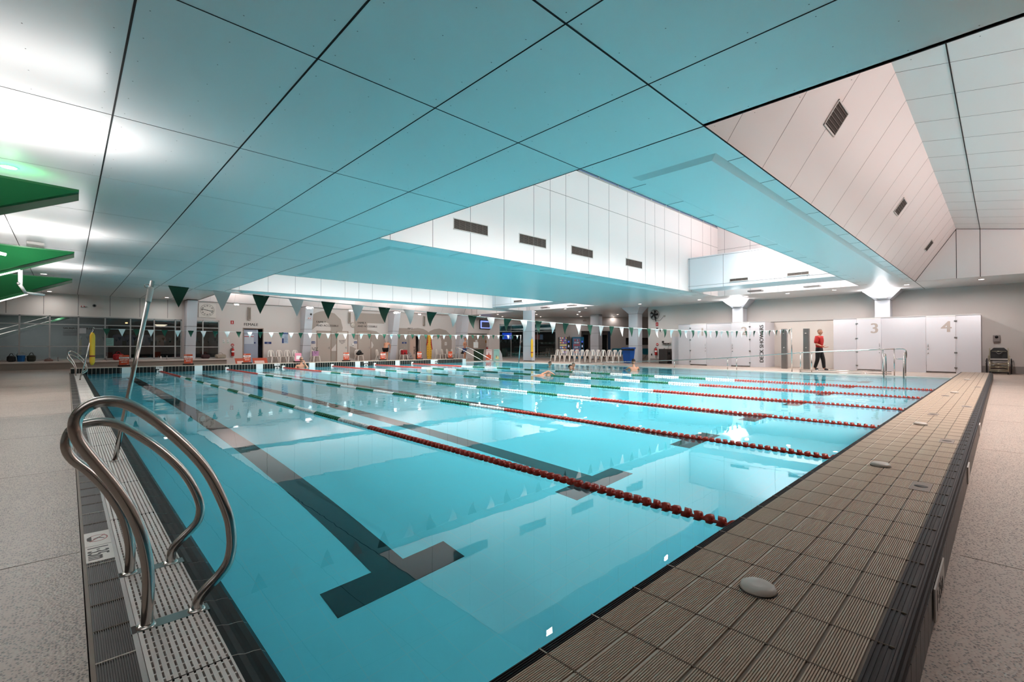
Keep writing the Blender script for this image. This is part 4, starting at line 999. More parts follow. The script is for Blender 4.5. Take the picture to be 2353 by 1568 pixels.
round_sign('round red and white sign above the far wall extinguisher', (6.94, WY, 1.16)); extinguisher('red fire extinguisher on the far wall between window and FEMALE door', (6.94, WY, .53))
def blue_sign(label, x, z, w_, h_):
    t = board('toilet_sign', label, 'sign', x, z, w_, h_, M_blue, group='blue pictogram signs')
    b = MB()
    for k in range(2 if w_ > .3 else 3):
        cx = w_*(.4+.2*k) if w_ > .3 else w_*(.22+.28*k); b.lathe([(0, -.0125), (.011, -.0125), (.011, -.014), (0, -.014)], (cx, 0, h_*.75), M_white, 10, 'Y'); b.box(cx-.012, cx+.012, -.014, -.012, h_*.18, h_*.6, M_white)
    b.build('symbol', t)
blue_sign('wide dark blue pictogram sign right of the FEMALE door', 8.65, 1.23, .38, .13)
blue_sign('small dark blue pictogram sign left of door 7', 11.44, 1.26, .22, .15)
blue_sign('small dark blue pictogram sign left of door 8', 14.3, 1.27, .22, .15)
blue_sign('dark blue pictogram sign left of the MALE door', 18.04, 1.27, .38, .13)
t = board('info_poster', 'tall pale blue and navy information poster above the chairs', 'poster', 9.64, 1.28, .36, .68, mat('poster_pale', (170, 186, 204), .5)); b = MB(); b.box(0, .36, -.014, -.012, .56, .68, M_blue); b.box(0, .1, -.014, -.012, 0, .3, M_blue); b.build('blue_block', t); lines(t, .13, .33, .05, .5, 7, mat('line_blue', (90, 110, 150), .6))
t = board('paper_notice', 'small white notice inside the arch of the painted letter m', 'notice', 21.9, 1.15, .2, .26, M_white); lines(t, .02, .18, .03, .22, 4)
t = board('paper_notice', 'small grey no smoking notice left of the MALE door', 'notice', 17.88, .98, .42, .06, mat('notice_grey', (176, 164, 154), .6), t_=.004); text('NO SMOKING', .05, M_char, face_y(.03, -.005, .012), 'word', t, extr=.0005)
t = board('first_aid_box', 'small white dispenser between the staff door and door 8', 'dispenser', 14.15, 1.08, .12, .2, M_white, t_=.08); b = MB(); b.box(.03, .09, -.082, -.08, .03, .09, M_black); b.build('outlet', t)
# spine board with red straps
t = thing('spine_board', 'yellow spine board with red straps hung on the painted letter m', 'rescue board', (20.18, WY, .10))
b = MB(); b.prism([(.04, -.03, 0), (0, -.03, .4), (.02, -.03, 1.5), (.1, -.03, 1.85), (.34, -.03, 1.85), (.42, -.03, 1.5), (.44, -.03, .4), (.4, -.03, 0)], (0, -.05, 0), mat('board_yellow', (222, 172, 60), .45))
for k in range(9):
    for s in (.07, .34): b.box(s, s+.03, -.082, -.08, .15+.18*k, .22+.18*k, M_black)
b.build('board', t)
b = MB(); b.prism([(.36, -.085, 1.75), (.42, -.085, 1.3), (.5, -.085, .72), (.44, -.085, .7), (.34, -.085, 1.2)], (0, -.01, 0), mat('strap_red', (170, 40, 24), .7)); b.prism([(.06, -.085, 1.75), (.0, -.085, 1.3), (-.06, -.085, 1.1), (-.02, -.085, 1.0), (.08, -.085, 1.3)], (0, -.01, 0), MATS['strap_red']); b.build('strap', t)
# screen and kiosk
t = board('wall_screen', 'wall mounted television beside the cafe glass showing a bright slide', 'television', 25.5, 2.55, 1.25, .78, M_black, t_=.08); b = MB(); b.box(.06, 1.19, -.083, -.08, .06, .72, mat('screen_lit', (150, 170, 235), .4, emit=(140, 160, 240), estr=.9)); b.build('screen', t); b = MB(); b.box(.2, 1.1, -.085, -.083, .14, .6, mat('screen_photo', (60, 60, 74), .4, emit=(50, 52, 66), estr=.5)); b.build('slide', t)
t = thing('service_hatch', 'closed beige roller shutter hatch under the television', 'hatch', (24.3, WY, .9)); b = MB()
for k in range(12): b.box(0, 2.0, -.015, 0, .1*k+.004, .1*k+.096, mat('shutter_beige', (150, 136, 124), .5))
b.build('shutter', t); b = MB(); b.box(-.05, 2.05, -.05, 0, -.05, 0, M_taupe); b.build('counter_edge', t); b = MB(); b.box(-.05, 2.05, -.03, 0, 1.2, 1.26, M_steeld); b.build('shutter_box', t)
for i, (x, z, w_, h_, lab) in enumerate(((23.85, 1.1, .3, .62, 'grey notice left of the beige hatch'), (25.05, 1.25, .22, .34, 'small white notice stuck on the beige hatch'), (26.15, 1.35, .14, .24, 'small brown plaque right of the beige hatch'))):
    t = board('paper_notice', lab, 'notice', x, z, w_, h_, [mat('n1', (150, 140, 136), .6), M_white, mat('n3', (150, 104, 50), .6)][i], y=WY-.018); lines(t, .02, w_-.03, .05, h_-.05, 5)
extinguisher('red extinguisher beside the cafe glass wall', (26.3, WY, .52))

# ================================================================== CAFE (oblique wall frame)
OBL = Vector((26.6, 30.8, 0))
def ob(s, off=0): return Vector((26.6+s*.70711-off*.70711, 30.8-s*.70711-off*.70711, 0))
ORZ = -PI/4
t = thing('window_4', None, None, tuple(ob(.45)), ORZ); t['kind'] = 'structure'; t['label'] = 'dark cafe glass front'
w = MB(); w.box(0, .9, 0, .12, DZ, CZ, M_wall, OB); w.box(.9, 5.8, 0, .12, 3.0, CZ, M_wall, OB)
for a, b_, z in ((5.8, 8.0, DZ), (8.0, 8.85, 2.39), (8.85, 9.4, DZ), (9.4, 10.55, 2.39), (10.55, 11.85, DZ)): w.box(a, b_, 0, .12, z, CZ, M_wall, OB)
w.box(11.85, 14.2, 0, .12, DZ, 1.18, M_wall, OB); w.box(11.85, 14.2, 0, .12, 1.8, CZ, M_wall, OB); w.box(14.2, 20, 0, .12, DZ, CZ, M_wall, OB)
w.box(8.0, 10.6, 1.6, 1.7, DZ, 2.39, M_wall, OB); w.box(7.9, 10.7, .12, 1.7, 2.39, 2.5, M_wall, OB)
w.box(8.37, 8.83, 1.57, 1.6, DZ, 2.09, M_black, OB); w.box(9.9, 10.5, 1.57, 1.6, DZ, 2.09, M_black, OB)
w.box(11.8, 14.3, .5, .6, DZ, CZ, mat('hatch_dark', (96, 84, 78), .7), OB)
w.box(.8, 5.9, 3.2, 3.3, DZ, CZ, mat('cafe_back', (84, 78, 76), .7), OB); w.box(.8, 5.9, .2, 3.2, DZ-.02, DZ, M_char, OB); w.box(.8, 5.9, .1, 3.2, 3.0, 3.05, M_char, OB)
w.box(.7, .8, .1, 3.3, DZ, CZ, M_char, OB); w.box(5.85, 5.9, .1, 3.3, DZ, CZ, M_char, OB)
struct(w, 'wall_cafe', 'beige back wall of the cafe recess')
b = MB(); W = 4.9
for x in (0, 1.0, 2.2, 3.3, 4.86): b.box(.45+x, .49+x, -.02, .05, DZ, 3.0, M_steeld)
b.box(.45, 5.35, -.02, .05, 2.33, 2.38, M_steeld); b.box(.45, 5.35, -.02, .05, 2.95, 3, M_steeld); b.box(.45, 5.35, -.02, .04, DZ, .1, M_steeld)
b.build('frame', t)
b = MB(); b.box(.45, 5.35, .005, .012, DZ, 2.98, M_gl); b.build('glass', t)
def obthing(name, label, cat, s, off, z=DZ, group=None):
    p_ = ob(s, off); return thing(name, label, cat, (p_.x, p_.y, z), ORZ, group)
t = obthing('wall_screen', 'blue lit advertising screen hanging behind the cafe glass', 'television', 1.15, -.5, 1.66)
b = MB(); b.rbox(-.05, .85, -.04, .04, 0, .62, M_black, .01); b.build('casing', t); b = MB(); b.box(-.02, .82, -.045, -.04, .03, .59, mat('screen_blue_lit', (30, 80, 220), .4, emit=(24, 76, 225), estr=1.1)); b.build('screen', t)
b = MB(); b.box(.4, .72, -.047, -.045, .08, .3, mat('screen_dot', (190, 200, 240), .4, emit=(150, 170, 230), estr=.8)); b.build('picture', t)
t = obthing('wall_screen', 'dark red menu screen right of the white corner column', 'television', 4.0, -.5, 1.6)
b = MB(); b.rbox(-.05, .75, -.04, .04, 0, .56, M_black, .01); b.build('casing', t); b = MB(); b.box(0, .42, -.045, -.04, .06, .5, mat('screen_redlit', (150, 84, 80), .4, emit=(140, 76, 72), estr=.5)); b.box(.44, .7, -.045, -.04, .06, .5, mat('screen_grey', (90, 110, 140), .4, emit=(80, 100, 130), estr=.4)); b.build('screen', t)
# counters and chairs dimly inside
for i, (s0, s1) in enumerate(((2.2, 2.9), (4.5, 5.6))):
    t = obthing('cafe_counter', ['dim counter inside the left cafe glass', 'dim counter inside the right cafe glass'][i], 'counter', s0, -1.6, DZ)
    b = MB(); b.box(0, s1-s0, -.3, .3, 0, .95, mat('counter_grey', (120, 112, 106), .5)); b.box(-.03, s1-s0+.03, -.34, .34, .95, 1.0, M_wallp); b.build('cabinet', t)
for i, s in enumerate((1.6, 2.4, 3.1)):
    t = obthing('cafe_stool', '%s teal seat behind the cafe glass' % ['left', 'middle', 'right'][i], 'seat', s, -1.0, DZ, 'teal cafe seats'); b = MB(); b.rbox(-.22, .22, -.2, .2, .42, .5, mat('seat_teal', (28, 92, 92), .6), .03); b.rbox(-.22, .22, .16, .22, .45, .9, MATS['seat_teal'], .02); b.build('seat_shell', t)
    b = MB()
    for dx in (-.18, .18):
        for dy in (-.15, .15): b.tube([(dx, dy, 0), (dx, dy, .43)], .012, M_black, 6)
    b.build('leg_frame', t)
# vending machines
def vending(label, s, case, prod, blue=False):
    t = obthing('vending_machine', label, 'vending machine', s, .85, DZ)
    b = MB(); b.rbox(0, .98, 0, .8, 0, 1.83, case, .015); b.build('cabinet', t)
    b = MB(); b.box(.07, .68, -.006, .0, .35, 1.72, mat('vend_window', (70, 74, 84), .1, emit=(120, 130, 160), estr=.25)); b.build('window', t)
    for k in range(7 if not blue else 6):
        z = .48+.2*k; sh = MB(); sh.box(.08, .67, -.05+.04, -.005, z-.02, z-.005, M_steeld); o = sh.build('shelf', t)
        for j in range(7):
            c_ = random.choice(prod) if k != 3 else prod[1]; q = MB()
            if blue: q.lathe([(.022, 0), (.026, .09), (.01, .125), (.01, .14), (0, .14)], (.12+.08*j, -.03, z), mat('pack%d' % c_[0], c_, .4, emit=c_, estr=.25), 8)
            else: q.box(.09+.083*j, .155+.083*j, -.04, -.012, z, z+.12, mat('pack%d' % c_[0], c_, .4, emit=c_, estr=.25))
            q.build('can' if blue else 'packet', o)
    b = MB(); b.box(.74, .93, -.01, 0, .8, 1.5, M_black); b.box(.76, .91, -.013, -.01, 1.35, 1.5, mat('vend_lcd', (60, 90, 190), .4, emit=(60, 90, 200), estr=.5)); b.box(.79, .88, -.013, -.01, .95, 1.15, mat('vend_key', (200, 210, 230), .4, emit=(190, 200, 230), estr=.4)); b.build('keypad', t)
    b = MB(); b.box(.12, .62, -.01, 0, .14, .3, M_black); b.build('delivery_flap', t)
    b = MB(); b.tube([(.9, .3, 1.83), (.9, .3, 1.95)], .02, M_black, 6); b.build('aerial', t)
vending('grey snack vending machine with colourful packets', 6.0, mat('vend_grey', (92, 88, 88), .4), [(206, 60, 60), (220, 200, 120), (90, 110, 190), (230, 230, 235), (150, 60, 120), (201, 150, 90)])
vending('blue framed drinks vending machine with bottles', 7.15, mat('vend_blue', (30, 118, 160), .35), [(160, 190, 210), (180, 60, 50), (60, 90, 130), (200, 200, 205)], True)
t = obthing('exit_sign', 'small grey hanging sign box near the cafe ceiling', 'sign', 8.15, .05, 3.26); b = MB(); b.box(0, .3, -.05, 0, 0, .09, M_taupe); b.tube([(.15, -.02, .09), (.15, -.02, .3)], .008, M_steeld, 6); b.build('box', t)
# padded teal bench seating
for i, (s0, s1, off) in enumerate(((10.4, 12.0, 1.5), (12.9, 13.6, 1.6))):
    t = obthing('teal_lounger', ['folded teal recliner frame left of the blue bin', 'folded teal recliner frame right of the corner column'][i], 'recliner', s0, off, DZ, 'teal recliners')
    b = MB(); b.rbox(0, s1-s0, 0, .12, .42, .86, mat('teal_fabric', (8, 112, 130), .6), .03); b.rbox(0, s1-s0, -.5, .05, .36, .44, MATS['teal_fabric'], .03); b.build('cushion', t)
    b = MB(); b.tube([(.05, -.45, 0), (.3, .05, .4)], .014, M_steeld, 6); b.tube([(s1-s0-.05, -.45, 0), (s1-s0-.3, .05, .4)], .014, M_steeld, 6); b.tube([(.3, -.4, .38), (.05, .1, 0)], .014, M_steeld, 6); b.tube([(s1-s0-.3, -.4, .38), (s1-s0-.05, .1, 0)], .014, M_steeld, 6); b.build('leg_frame', t)
t = obthing('pram', 'dark hooded trolley behind the white chair row', 'trolley', 8.3, 1.6, DZ); b = MB(); b.rbox(0, .95, 0, .4, .72, .86, M_char, .05); b.build('cover', t); b = MB()
for dx in (.1, .85):
    for dy in (.05, .35): b.tube([(dx, dy, 0), (dx, dy, .75)], .014, M_steeld, 6)
b.build('leg_frame', t)
# ================================================================== SHOWER CUBICLES
M_cub = mat('cubicle_panel', (198, 194, 198), .4)
M_cubd = mat('cubicle_door', (206, 202, 206), .35)
XF = 25.5
def cubicle_block(label, y_hi, y_lo, doors, panels_label):
    t = thing('shower_cubicles', label, 'shower cubicles', (XF, y_hi, DZ), -PI/2); t['kind'] = 'thing'
    W = y_hi-y_lo; H = 2.30
    b = MB(); edges = [0]+sum([[y_hi-d[0], y_hi-d[1]] for d in doors], [])+[W]
    for k in range(0, len(edges), 2): b.box(edges[k]+.004, edges[k+1]-.004, 0, .03, 0, H, M_cub)
    b.build('front_panel', t)
    b = MB(); b.box(0, .03, .03, 1.5, 0, H, M_cub); b.box(W-.03, W, .03, 1.5, 0, H, M_cub); b.box(W/2-.015, W/2+.015, .03, 1.5, 0, H, M_cub); b.build('side_panel', t)
    b = MB(); b.box(0, W, -.012, .045, H, H+.035, mat('head_rail', (190, 184, 182), .3, .3)); b.build('head_rail', t)
    for (d0, d1, num, hinge) in doors:
        a, c_ = y_hi-d0, y_hi-d1
        b = MB(); b.box(a+.004, c_-.004, -.012, .02, .06, H-.03, M_cubd); dr = b.build('door_leaf', t)
        b = MB(); b.box(a+.01, c_-.01, -.02, 0, H-.015, H+.005, M_white); b.build('strip', dr)
        text(num, .62, M_numeral, face_y((c_-.38) if hinge == 'L' else (c_-.42), -.0135, H-.65), 'numeral', dr, bold=.012, extr=.001, align='LEFT')
        hx = a if hinge == 'L' else c_; lx = (c_-.06) if hinge == 'L' else (a+.06)
        for z in (.22, .82, 1.42, 2.08):
            b = MB(); b.rbox(hx-.045, hx+.045, -.02, -.008, z-.03, z+.03, M_steeld, .006); b.build('hinge', dr)
        b = MB(); b.tube([(lx, -.03, 1.05), (lx, -.03, 1.2)], .008, M_steeld, 6)
        for z in (.8, .97): b.lathe([(0, -.012), (.022, -.012), (.022, -.03), (0, -.03)], (lx, 0, z), M_steeld, 12, 'Y')
        b.build('latch', dr)
    return t
c1 = cubicle_block('white shower cubicles numbered 1 and 2 beside the DECK SHOWERS sign', 12.84, 8.23, [(12.14, 11.21, '1', 'L'), (9.89, 8.96, '2', 'R')], '')
c2 = cubicle_block('white shower cubicles numbered 3 and 4 near the wheelchair', 5.33, .54, [(4.45, 3.59, '3', 'L'), (2.13, 1.25, '4', 'R')], '')
t = thing('deck_showers_sign', 'vertical black DECK SHOWERS lettering on the cubicle panel', 'lettering', (XF-.003, 8.31, .27), -PI/2)
text('DECK SHOWERS', .255, M_char, Matrix.Rotation(PI/2, 4, 'X') @ Matrix.Rotation(PI/2, 4, 'Z'), 'word', t, bold=.006, extr=.001, sx=1.0)
t = thing('side_locker', 'low white cabinet panel left of shower cubicle 1', 'cabinet', (XF+.2, 13.35, DZ), -PI/2); b = MB(); b.box(0, .5, 0, 1.2, 0, 1.62, M_cub); b.build('cabinet', t)
for i, (x, y) in enumerate(((24.9, 7.18), (25.0, 6.28))):
    t = thing('shower_post', ['left free standing grey shower post', 'right free standing grey shower post beside the walking guard'][i], 'shower post', (x, y, DZ), 0, 'shower posts')
    b = MB(); b.rbox(-.09, .09, -.12, .12, 0, 1.9, mat('post_grey', (128, 124, 122), .3, .5), .012); b.build('post', t)
    b = MB(); b.tube([(-.09, 0, 1.7), (-.17, 0, 1.68)], .018, M_steel, 8); b.lathe([(0, -.02), (.05, -.02), (.05, 0), (0, 0)], (-.17, 0, 1.68), M_steel, 12); b.build('shower_head', t)
    b = MB(); b.lathe([(0, 0), (.025, 0), (.025, .03), (0, .03)], (-.12, 0, 1.0), M_steel, 10, 'X'); b.build('push_button', t)
# wall fittings on the right wall
def rthing(name, label, cat, y, z, x=27.0, group=None): return thing(name, label, cat, (x-.001, y, z), -PI/2, group)
t = rthing('wall_fan', 'black wall mounted fan near the ceiling at the wall corner', 'fan', 15.1, 3.08)
b = MB()
for r in (.31, .22, .12): b.tube([(r*math.cos(a), -.28, r*math.sin(a)) for a in [2*PI*k/24 for k in range(25)]], .006, M_black, 6)
for k in range(12): a = PI*k/12; b.tube([(.31*math.cos(a), -.28, .31*math.sin(a)), (0, -.31, 0), (-.31*math.cos(a), -.28, -.31*math.sin(a))], .003, M_black, 4)
b.tube([(.31*math.cos(a), -.16, .31*math.sin(a)) for a in [2*PI*k/24 for k in range(25)]], .01, M_black, 6); b.build('cage', t)
b = MB()
for k in range(5):
    a = 2*PI*k/5; u = Vector((math.cos(a), 0, math.sin(a))); v = Vector((-math.sin(a), 0, math.cos(a)))
    b.prism([u*.05+v*.02+Vector((0, -.2, 0)), u*.27+v*.10+Vector((0, -.23, 0)), u*.27-v*.05+Vector((0, -.2, 0)), u*.05-v*.04+Vector((0, -.2, 0))], (0, .006, 0), M_black)
b.build('blade', t)
b = MB(); b.lathe([(0, -.24), (.07, -.24), (.08, -.14), (.05, -.08), (0, -.08)], (0, 0, 0), M_black, 14, 'Y'); b.tube([(0, -.1, 0), (0, -.06, -.3), (.0, .0, -.42)], .025, M_black, 8); b.build('motor', t)
b = MB(); b.tube(smooth([(.05, -.03, -.40), (.3, -.02, -.36), (.5, -.02, -.15), (.56, -.02, -.1)]), .008, M_black, 6); b.rbox(.52, .64, -.05, 0, -.16, -.06, M_taupe, .01); b.build('cable_and_socket', t)
t = rthing('fire_sign', 'small red fire sign below the black wall fan', 'sign', 15.02, 2.36); b = MB(); b.box(-.08, .08, -.012, 0, 0, .24, M_redp); b.build('panel', t); b = MB(); b.box(-.015, .015, -.014, -.012, .05, .19, M_white); b.build('symbol', t)
t = rthing('wall_phone', 'black wall phone handset below the right fire sign', 'phone', 15.0, 1.95); b = MB(); b.rbox(-.06, .06, -.06, 0, 0, .3, M_black, .015); b.build('handset', t)
t = rthing('key_box', 'small black and white switch box beside the wall phone', 'switch box', 14.78, 1.97); b = MB(); b.rbox(-.08, .08, -.05, 0, 0, .26, M_white, .01); b.build('box', t); b = MB(); b.box(-.04, .04, -.055, -.05, .04, .22, M_black); b.build('switch', t)
round_sign('round red sign above the extinguisher on the right wall', (26.99, 15.0, 1.2), -PI/2); extinguisher('red fire extinguisher on the right wall near the drinking fountain', (26.99, 15.05, .52), -PI/2)
t = rthing('soap_shelf', 'small dark dispenser rack above the grey drinking fountain', 'dispenser', 14.6, 1.2); b = MB(); b.box(-.05, .5, -.08, 0, 0, .1, M_taupe); b.box(.02, .45, -.085, -.08, .02, .08, M_black); b.box(-.05, .05, -.08, 0, .1, .22, M_black); b.build('rack', t)
t = thing('drinking_fountain', 'charcoal grey drinking fountain cabinet against the right wall', 'drinking fountain', (26.62, 14.28, DZ), -PI/2)
b = MB(); b.rbox(-.28, .28, -.26, .3, 0, .9, mat('fountain_grey', (66, 64, 62), .35, .4), .012); b.build('cabinet', t); b = MB(); b.tube(smooth([(.2, 0, .9), (.2, 0, 1.16), (.12, -.05, 1.2), (.06, -.08, 1.12)]), .01, M_steel, 8); b.lathe([(0, .9), (.03, .9), (.02, .98), (0, .98)], (-.05, 0, 0), M_steel, 10); b.build('tap', t)
b = MB(); b.rbox(.28, .36, -.1, .02, .55, .7, M_black, .01); b.build('cup_holder', t)
t = rthing('power_outlet', 'small brown outlet low on the wall right of the extinguisher', 'outlet', 14.55, .25); b = MB(); b.rbox(-.06, .06, -.03, 0, 0, .2, M_taupe, .01); b.build('plate', t)
t = rthing('power_outlet', 'small dark outlet low at the wall corner', 'outlet', 15.4, .5); b = MB(); b.rbox(-.04, .04, -.03, 0, 0, .12, M_char, .01); b.build('plate', t)
t = rthing('hand_dispenser', 'grey wall dispenser above the wheelchair', 'dispenser', .13, 1.28); b = MB(); b.rbox(-.1, .1, -.1, 0, 0, .28, mat('disp_grey', (140, 132, 130), .4), .02); b.build('case', t); b = MB(); b.lathe([(0, -.1), (.05, -.1), (.05, -.12), (0, -.12)], (0, 0, .2), M_black, 16, 'Y'); b.build('sensor', t)
# wheelchair
t = thing('wheelchair', 'empty wheelchair with black seat parked against the right wall', 'wheelchair', (26.2, .07, DZ), -PI/2)
M_wc = mat('wheelchair_frame', (186, 176, 152), .3, .5)
for s in (-1, 1):
    b = MB(); c_ = (s*.33, .12, .30)
    b.tube([(c_[0], c_[1]+.29*math.cos(a), c_[2]+.29*math.sin(a)) for a in [2*PI*k/28 for k in range(29)]], .016, M_black, 6)
    b.tube([(c_[0]+s*.035, c_[1]+.25*math.cos(a), c_[2]+.25*math.sin(a)) for a in [2*PI*k/28 for k in range(29)]], .008, M_steel, 6)
    for k in range(12): a = 2*PI*k/12; b.tube([(c_[0], c_[1], c_[2]), (c_[0], c_[1]+.28*math.cos(a), c_[2]+.28*math.sin(a))], .002, M_steel, 4)
    b.build('wheel', t)
    b = MB(); b.tube([(s*.24, -.30, .065+.06*math.sin(0)), (s*.24, -.30, .066)], .03, M_black, 8); b.lathe([(0, -.02), (.06, -.02), (.06, .02), (0, .02)], (s*.24, -.30, .062), M_black, 16, 'X'); b.build('caster', t)
b = MB()
for s in (-1, 1):
    b.tube([(s*.25, -.32, .10), (s*.25, -.28, .52), (s*.25, .22, .48), (s*.25, .30, .98), (s*.25, .42, 1.0)], .016, M_wc, 8)
    b.tube([(s*.28, -.22, .70), (s*.28, .24, .70)], .022, M_wc, 8); b.tube([(s*.28, -.2, .5), (s*.28, -.2, .7)], .014, M_wc, 8)
    b.tube([(s*.25, -.32, .16), (s*.25, .2, .16), (s*.25, .22, .48)], .014, M_wc, 8)
for y, z in ((-.33, .28), (-.33, .17), (-.32, .12), (.2, .3), (-.30, .40)): b.tube([(-.25, y, z), (.25, y, z)], .013, M_wc, 8)
b.tube([(-.24, .2, .2), (.24, -.2, .46)], .012, M_wc, 6); b.tube([(.24, .2, .2), (-.24, -.2, .46)], .012, M_wc, 6)
b.build('frame', t)
b = MB(); b.prism([(-.24, -.26, .50), (-.24, .22, .49), (-.24, .22, .53), (-.24, -.26, .54)], (.48, 0, 0), M_black); b.build('seat', t)
b = MB(); b.prism([(-.24, .24, .60), (.24, .24, .60), (.24, .29, .90), (.14, .32, 1.02), (-.14, .32, 1.02), (-.24, .29, .90)], (0, .03, 0), M_black); b.build('backrest', t)
b = MB(); b.tube([(-.2, .22, .88), (.2, .22, .88)], .010, M_wc, 6); b.tube(smooth([(-.08, .21, .84), (-.02, .2, .79), (.02, .2, .79), (.09, .21, .84)]), .008, M_steeld, 6); b.build('strap', t)

# ================================================================== CHAIRS
M_chair = mat('chair_white', (224, 216, 208), .45)
def make_chair(label, loc, rz, group):
    """monobloc garden chair, facing local -Y"""
    t = thing('plastic_chair', label, 'chair', loc, rz, group)
    b = MB(); b.prism([(-.19, -.22, .42), (.19, -.22, .42), (.21, .18, .40), (-.21, .18, .40)], (0, 0, .025), M_chair); b.build('seat', t)
    b = MB()
    outer = [(-.21, .40), (-.20, .62), (-.155, .78), (-.08, .83), (.08, .83), (.155, .78), (.20, .62), (.21, .40)]
    inner = [(-.165, .40), (-.16, .60), (-.12, .74), (-.07, .775), (.07, .775), (.12, .74), (.16, .60), (.165, .40)]
    def P(x, z): return (x, .18+.16*(z-.40), z)
    for k in range(len(outer)-1):
        a, c_, d, e = P(*outer[k]), P(*outer[k+1]), P(*inner[k+1]), P(*inner[k]); b.prism([a, c_, d, e], (0, .022, 0), M_chair)
    b.prism([P(-.065, .40), P(-.07, .79), P(.07, .79), P(.065, .40)], (0, .018, 0), M_chair)
    b.build('backrest', t)
    for sx in (-1, 1):
        for sy in (-1, 1):
            y0 = -.20 if sy < 0 else .17; y1 = -.25 if sy < 0 else .27
            b = MB(); top = [(sx*.15, y0-.0), (sx*.20, y0)]; bot = [(sx*.20, y1), (sx*.235, y1)]
            b.prism([(sx*.13, y0, .425), (sx*.205, y0, .425), (sx*.245, y1, 0), (sx*.205, y1, 0)], (0, -.035 if sy > 0 else .035, 0), M_chair); b.build('leg', t)
    return t
ch = make_chair('white plastic chair first from the vending machine end of the cafe row', (24.9, 21.6, DZ), -PI/2, 'cafe chair row')
names = ['first', 'second', 'third', 'fourth', 'fifth', 'sixth', 'seventh', 'eighth', 'ninth', 'tenth', 'eleventh', 'twelfth', 'thirteenth']
for k in range(13):
    o = ch if k == 0 else copy_tree(ch); o.location = (24.9, 21.72-.435*k, DZ); o.rotation_euler = (0, 0, -PI/2-.12+.05*math.sin(k*2.3))
    o['label'] = 'white plastic chair, %s from the vending machine end of the cafe row' % names[k]
def add_chair(x, y, rz, label, group, z=DZ):
    o = copy_tree(ch); o.location = (x, y, z); o.rotation_euler = (0, 0, rz); o['label'] = label; o['group'] = group; return o
for k in range(4): add_chair(8.95+.47*k, 30.2, .25, 'white plastic chair, %s of four right of the FEMALE door' % names[k], 'chairs by the FEMALE door')
add_chair(11.38, 30.0, .1, 'white plastic chair holding a lilac gift bag by the figure 2', 'single chairs on the far wall')
add_chair(14.4, 30.2, .1, 'white plastic chair draped in black clothes before door 8', 'single chairs on the far wall')
add_chair(15.95, 30.2, .6, 'white plastic chair behind the bending person', 'single chairs on the far wall')
add_chair(17.72, 30.0, .1, 'white plastic chair with a red bag beside the MALE column', 'single chairs on the far wall')
for k in range(4): add_chair(21.0+.5*k, 30.25, .5, 'white plastic chair, %s of four under the painted letter m' % names[k], 'chairs under the letter m')
add_chair(23.0-.1, 29.7, .3, 'white plastic chair with a black jacket behind the last orange sign', 'chairs under the letter m')
def heap(name, label, cat, loc, s, m, n=5):
    t = thing(name, label, cat, loc); b = MB()
    for k in range(n+5):
        q = k/(n+5); b.ball((s[0]*.32*(1-q)*math.sin(k*2.2), s[1]*.3*(1-q)*math.cos(k*1.7), s[2]*(.15+.65*q)), .5, m, (s[0]*(.62-.35*q), s[1]*(.6-.3*q), s[2]*(.38-.1*q)), 12, 8)
    b.build('cloth', t); return t
heap('clothes_pile', 'black clothes heaped on a chair before door 8', 'clothes', (14.4, 30.15, .49), (.55, .4, .38), M_black)
heap('clothes_pile', 'black jacket slumped on a chair under the letter m', 'clothes', (22.95, 29.7, .47), (.5, .4, .42), M_black)
t = thing('gift_bag', 'lilac gift bag with a pot plant on a white chair', 'bag', (11.36, 29.95, .475)); b = MB(); b.prism([(-.17, -.08, 0), (.17, -.08, 0), (.19, -.08, .30), (-.19, -.08, .30)], (0, .16, 0), mat('bag_lilac', (186, 140, 180), .6)); b.build('bag_body', t); b = MB(); b.tube(smooth([(-.08, -.085, .28), (-.04, -.09, .18), (.04, -.09, .18), (.08, -.085, .28)]), .006, M_char, 6); b.build('handle', t)
t = thing('pot_plant', 'dark leafy plant standing in the lilac gift bag', 'plant', (11.36, 29.95, .76)); b = MB()
for k in range(26):
    a = k*2.4; r = .06+.12*((k*7) % 10)/10; h = .05+.26*((k*3) % 9)/9; c_ = Vector((r*math.cos(a), r*math.sin(a)*.6, h)); u = Vector((math.cos(a), math.sin(a), .4)).normalized()*.07; v = Vector((-math.sin(a), math.cos(a), .3)).normalized()*.035
    b.prism([c_-u, c_+v, c_+u, c_-v], (0, 0, .004), mat('leaf_dark', (34, 60, 48), .5))
b.build('foliage', t); b = MB(); b.lathe([(.06, -.2), (.08, 0), (0, 0)], (0, 0, 0), M_char, 12); b.build('pot', t)
t = thing('red_bag', 'red zipped bag on a white chair beside the MALE column', 'bag', (17.72, 29.95, .475)); b = MB(); b.rbox(-.2, .2, -.14, .14, 0, .34, mat('bag_red2', (168, 28, 36), .6), .04); b.build('bag_body', t); b = MB(); b.prism([(-.1, -.145, .04), (.06, -.145, .04), (-.02, -.145, .2)], (0, -.004, 0), M_char); b.build('logo', t)
t = heap('towel_stack', 'grey white patterned towel heap beside the red bag', 'towels', (18.25, 30.1, .04), (.62, .45, .72), mat('towel_pattern', (176, 168, 166), .9, vary=(14, .6)), 6)

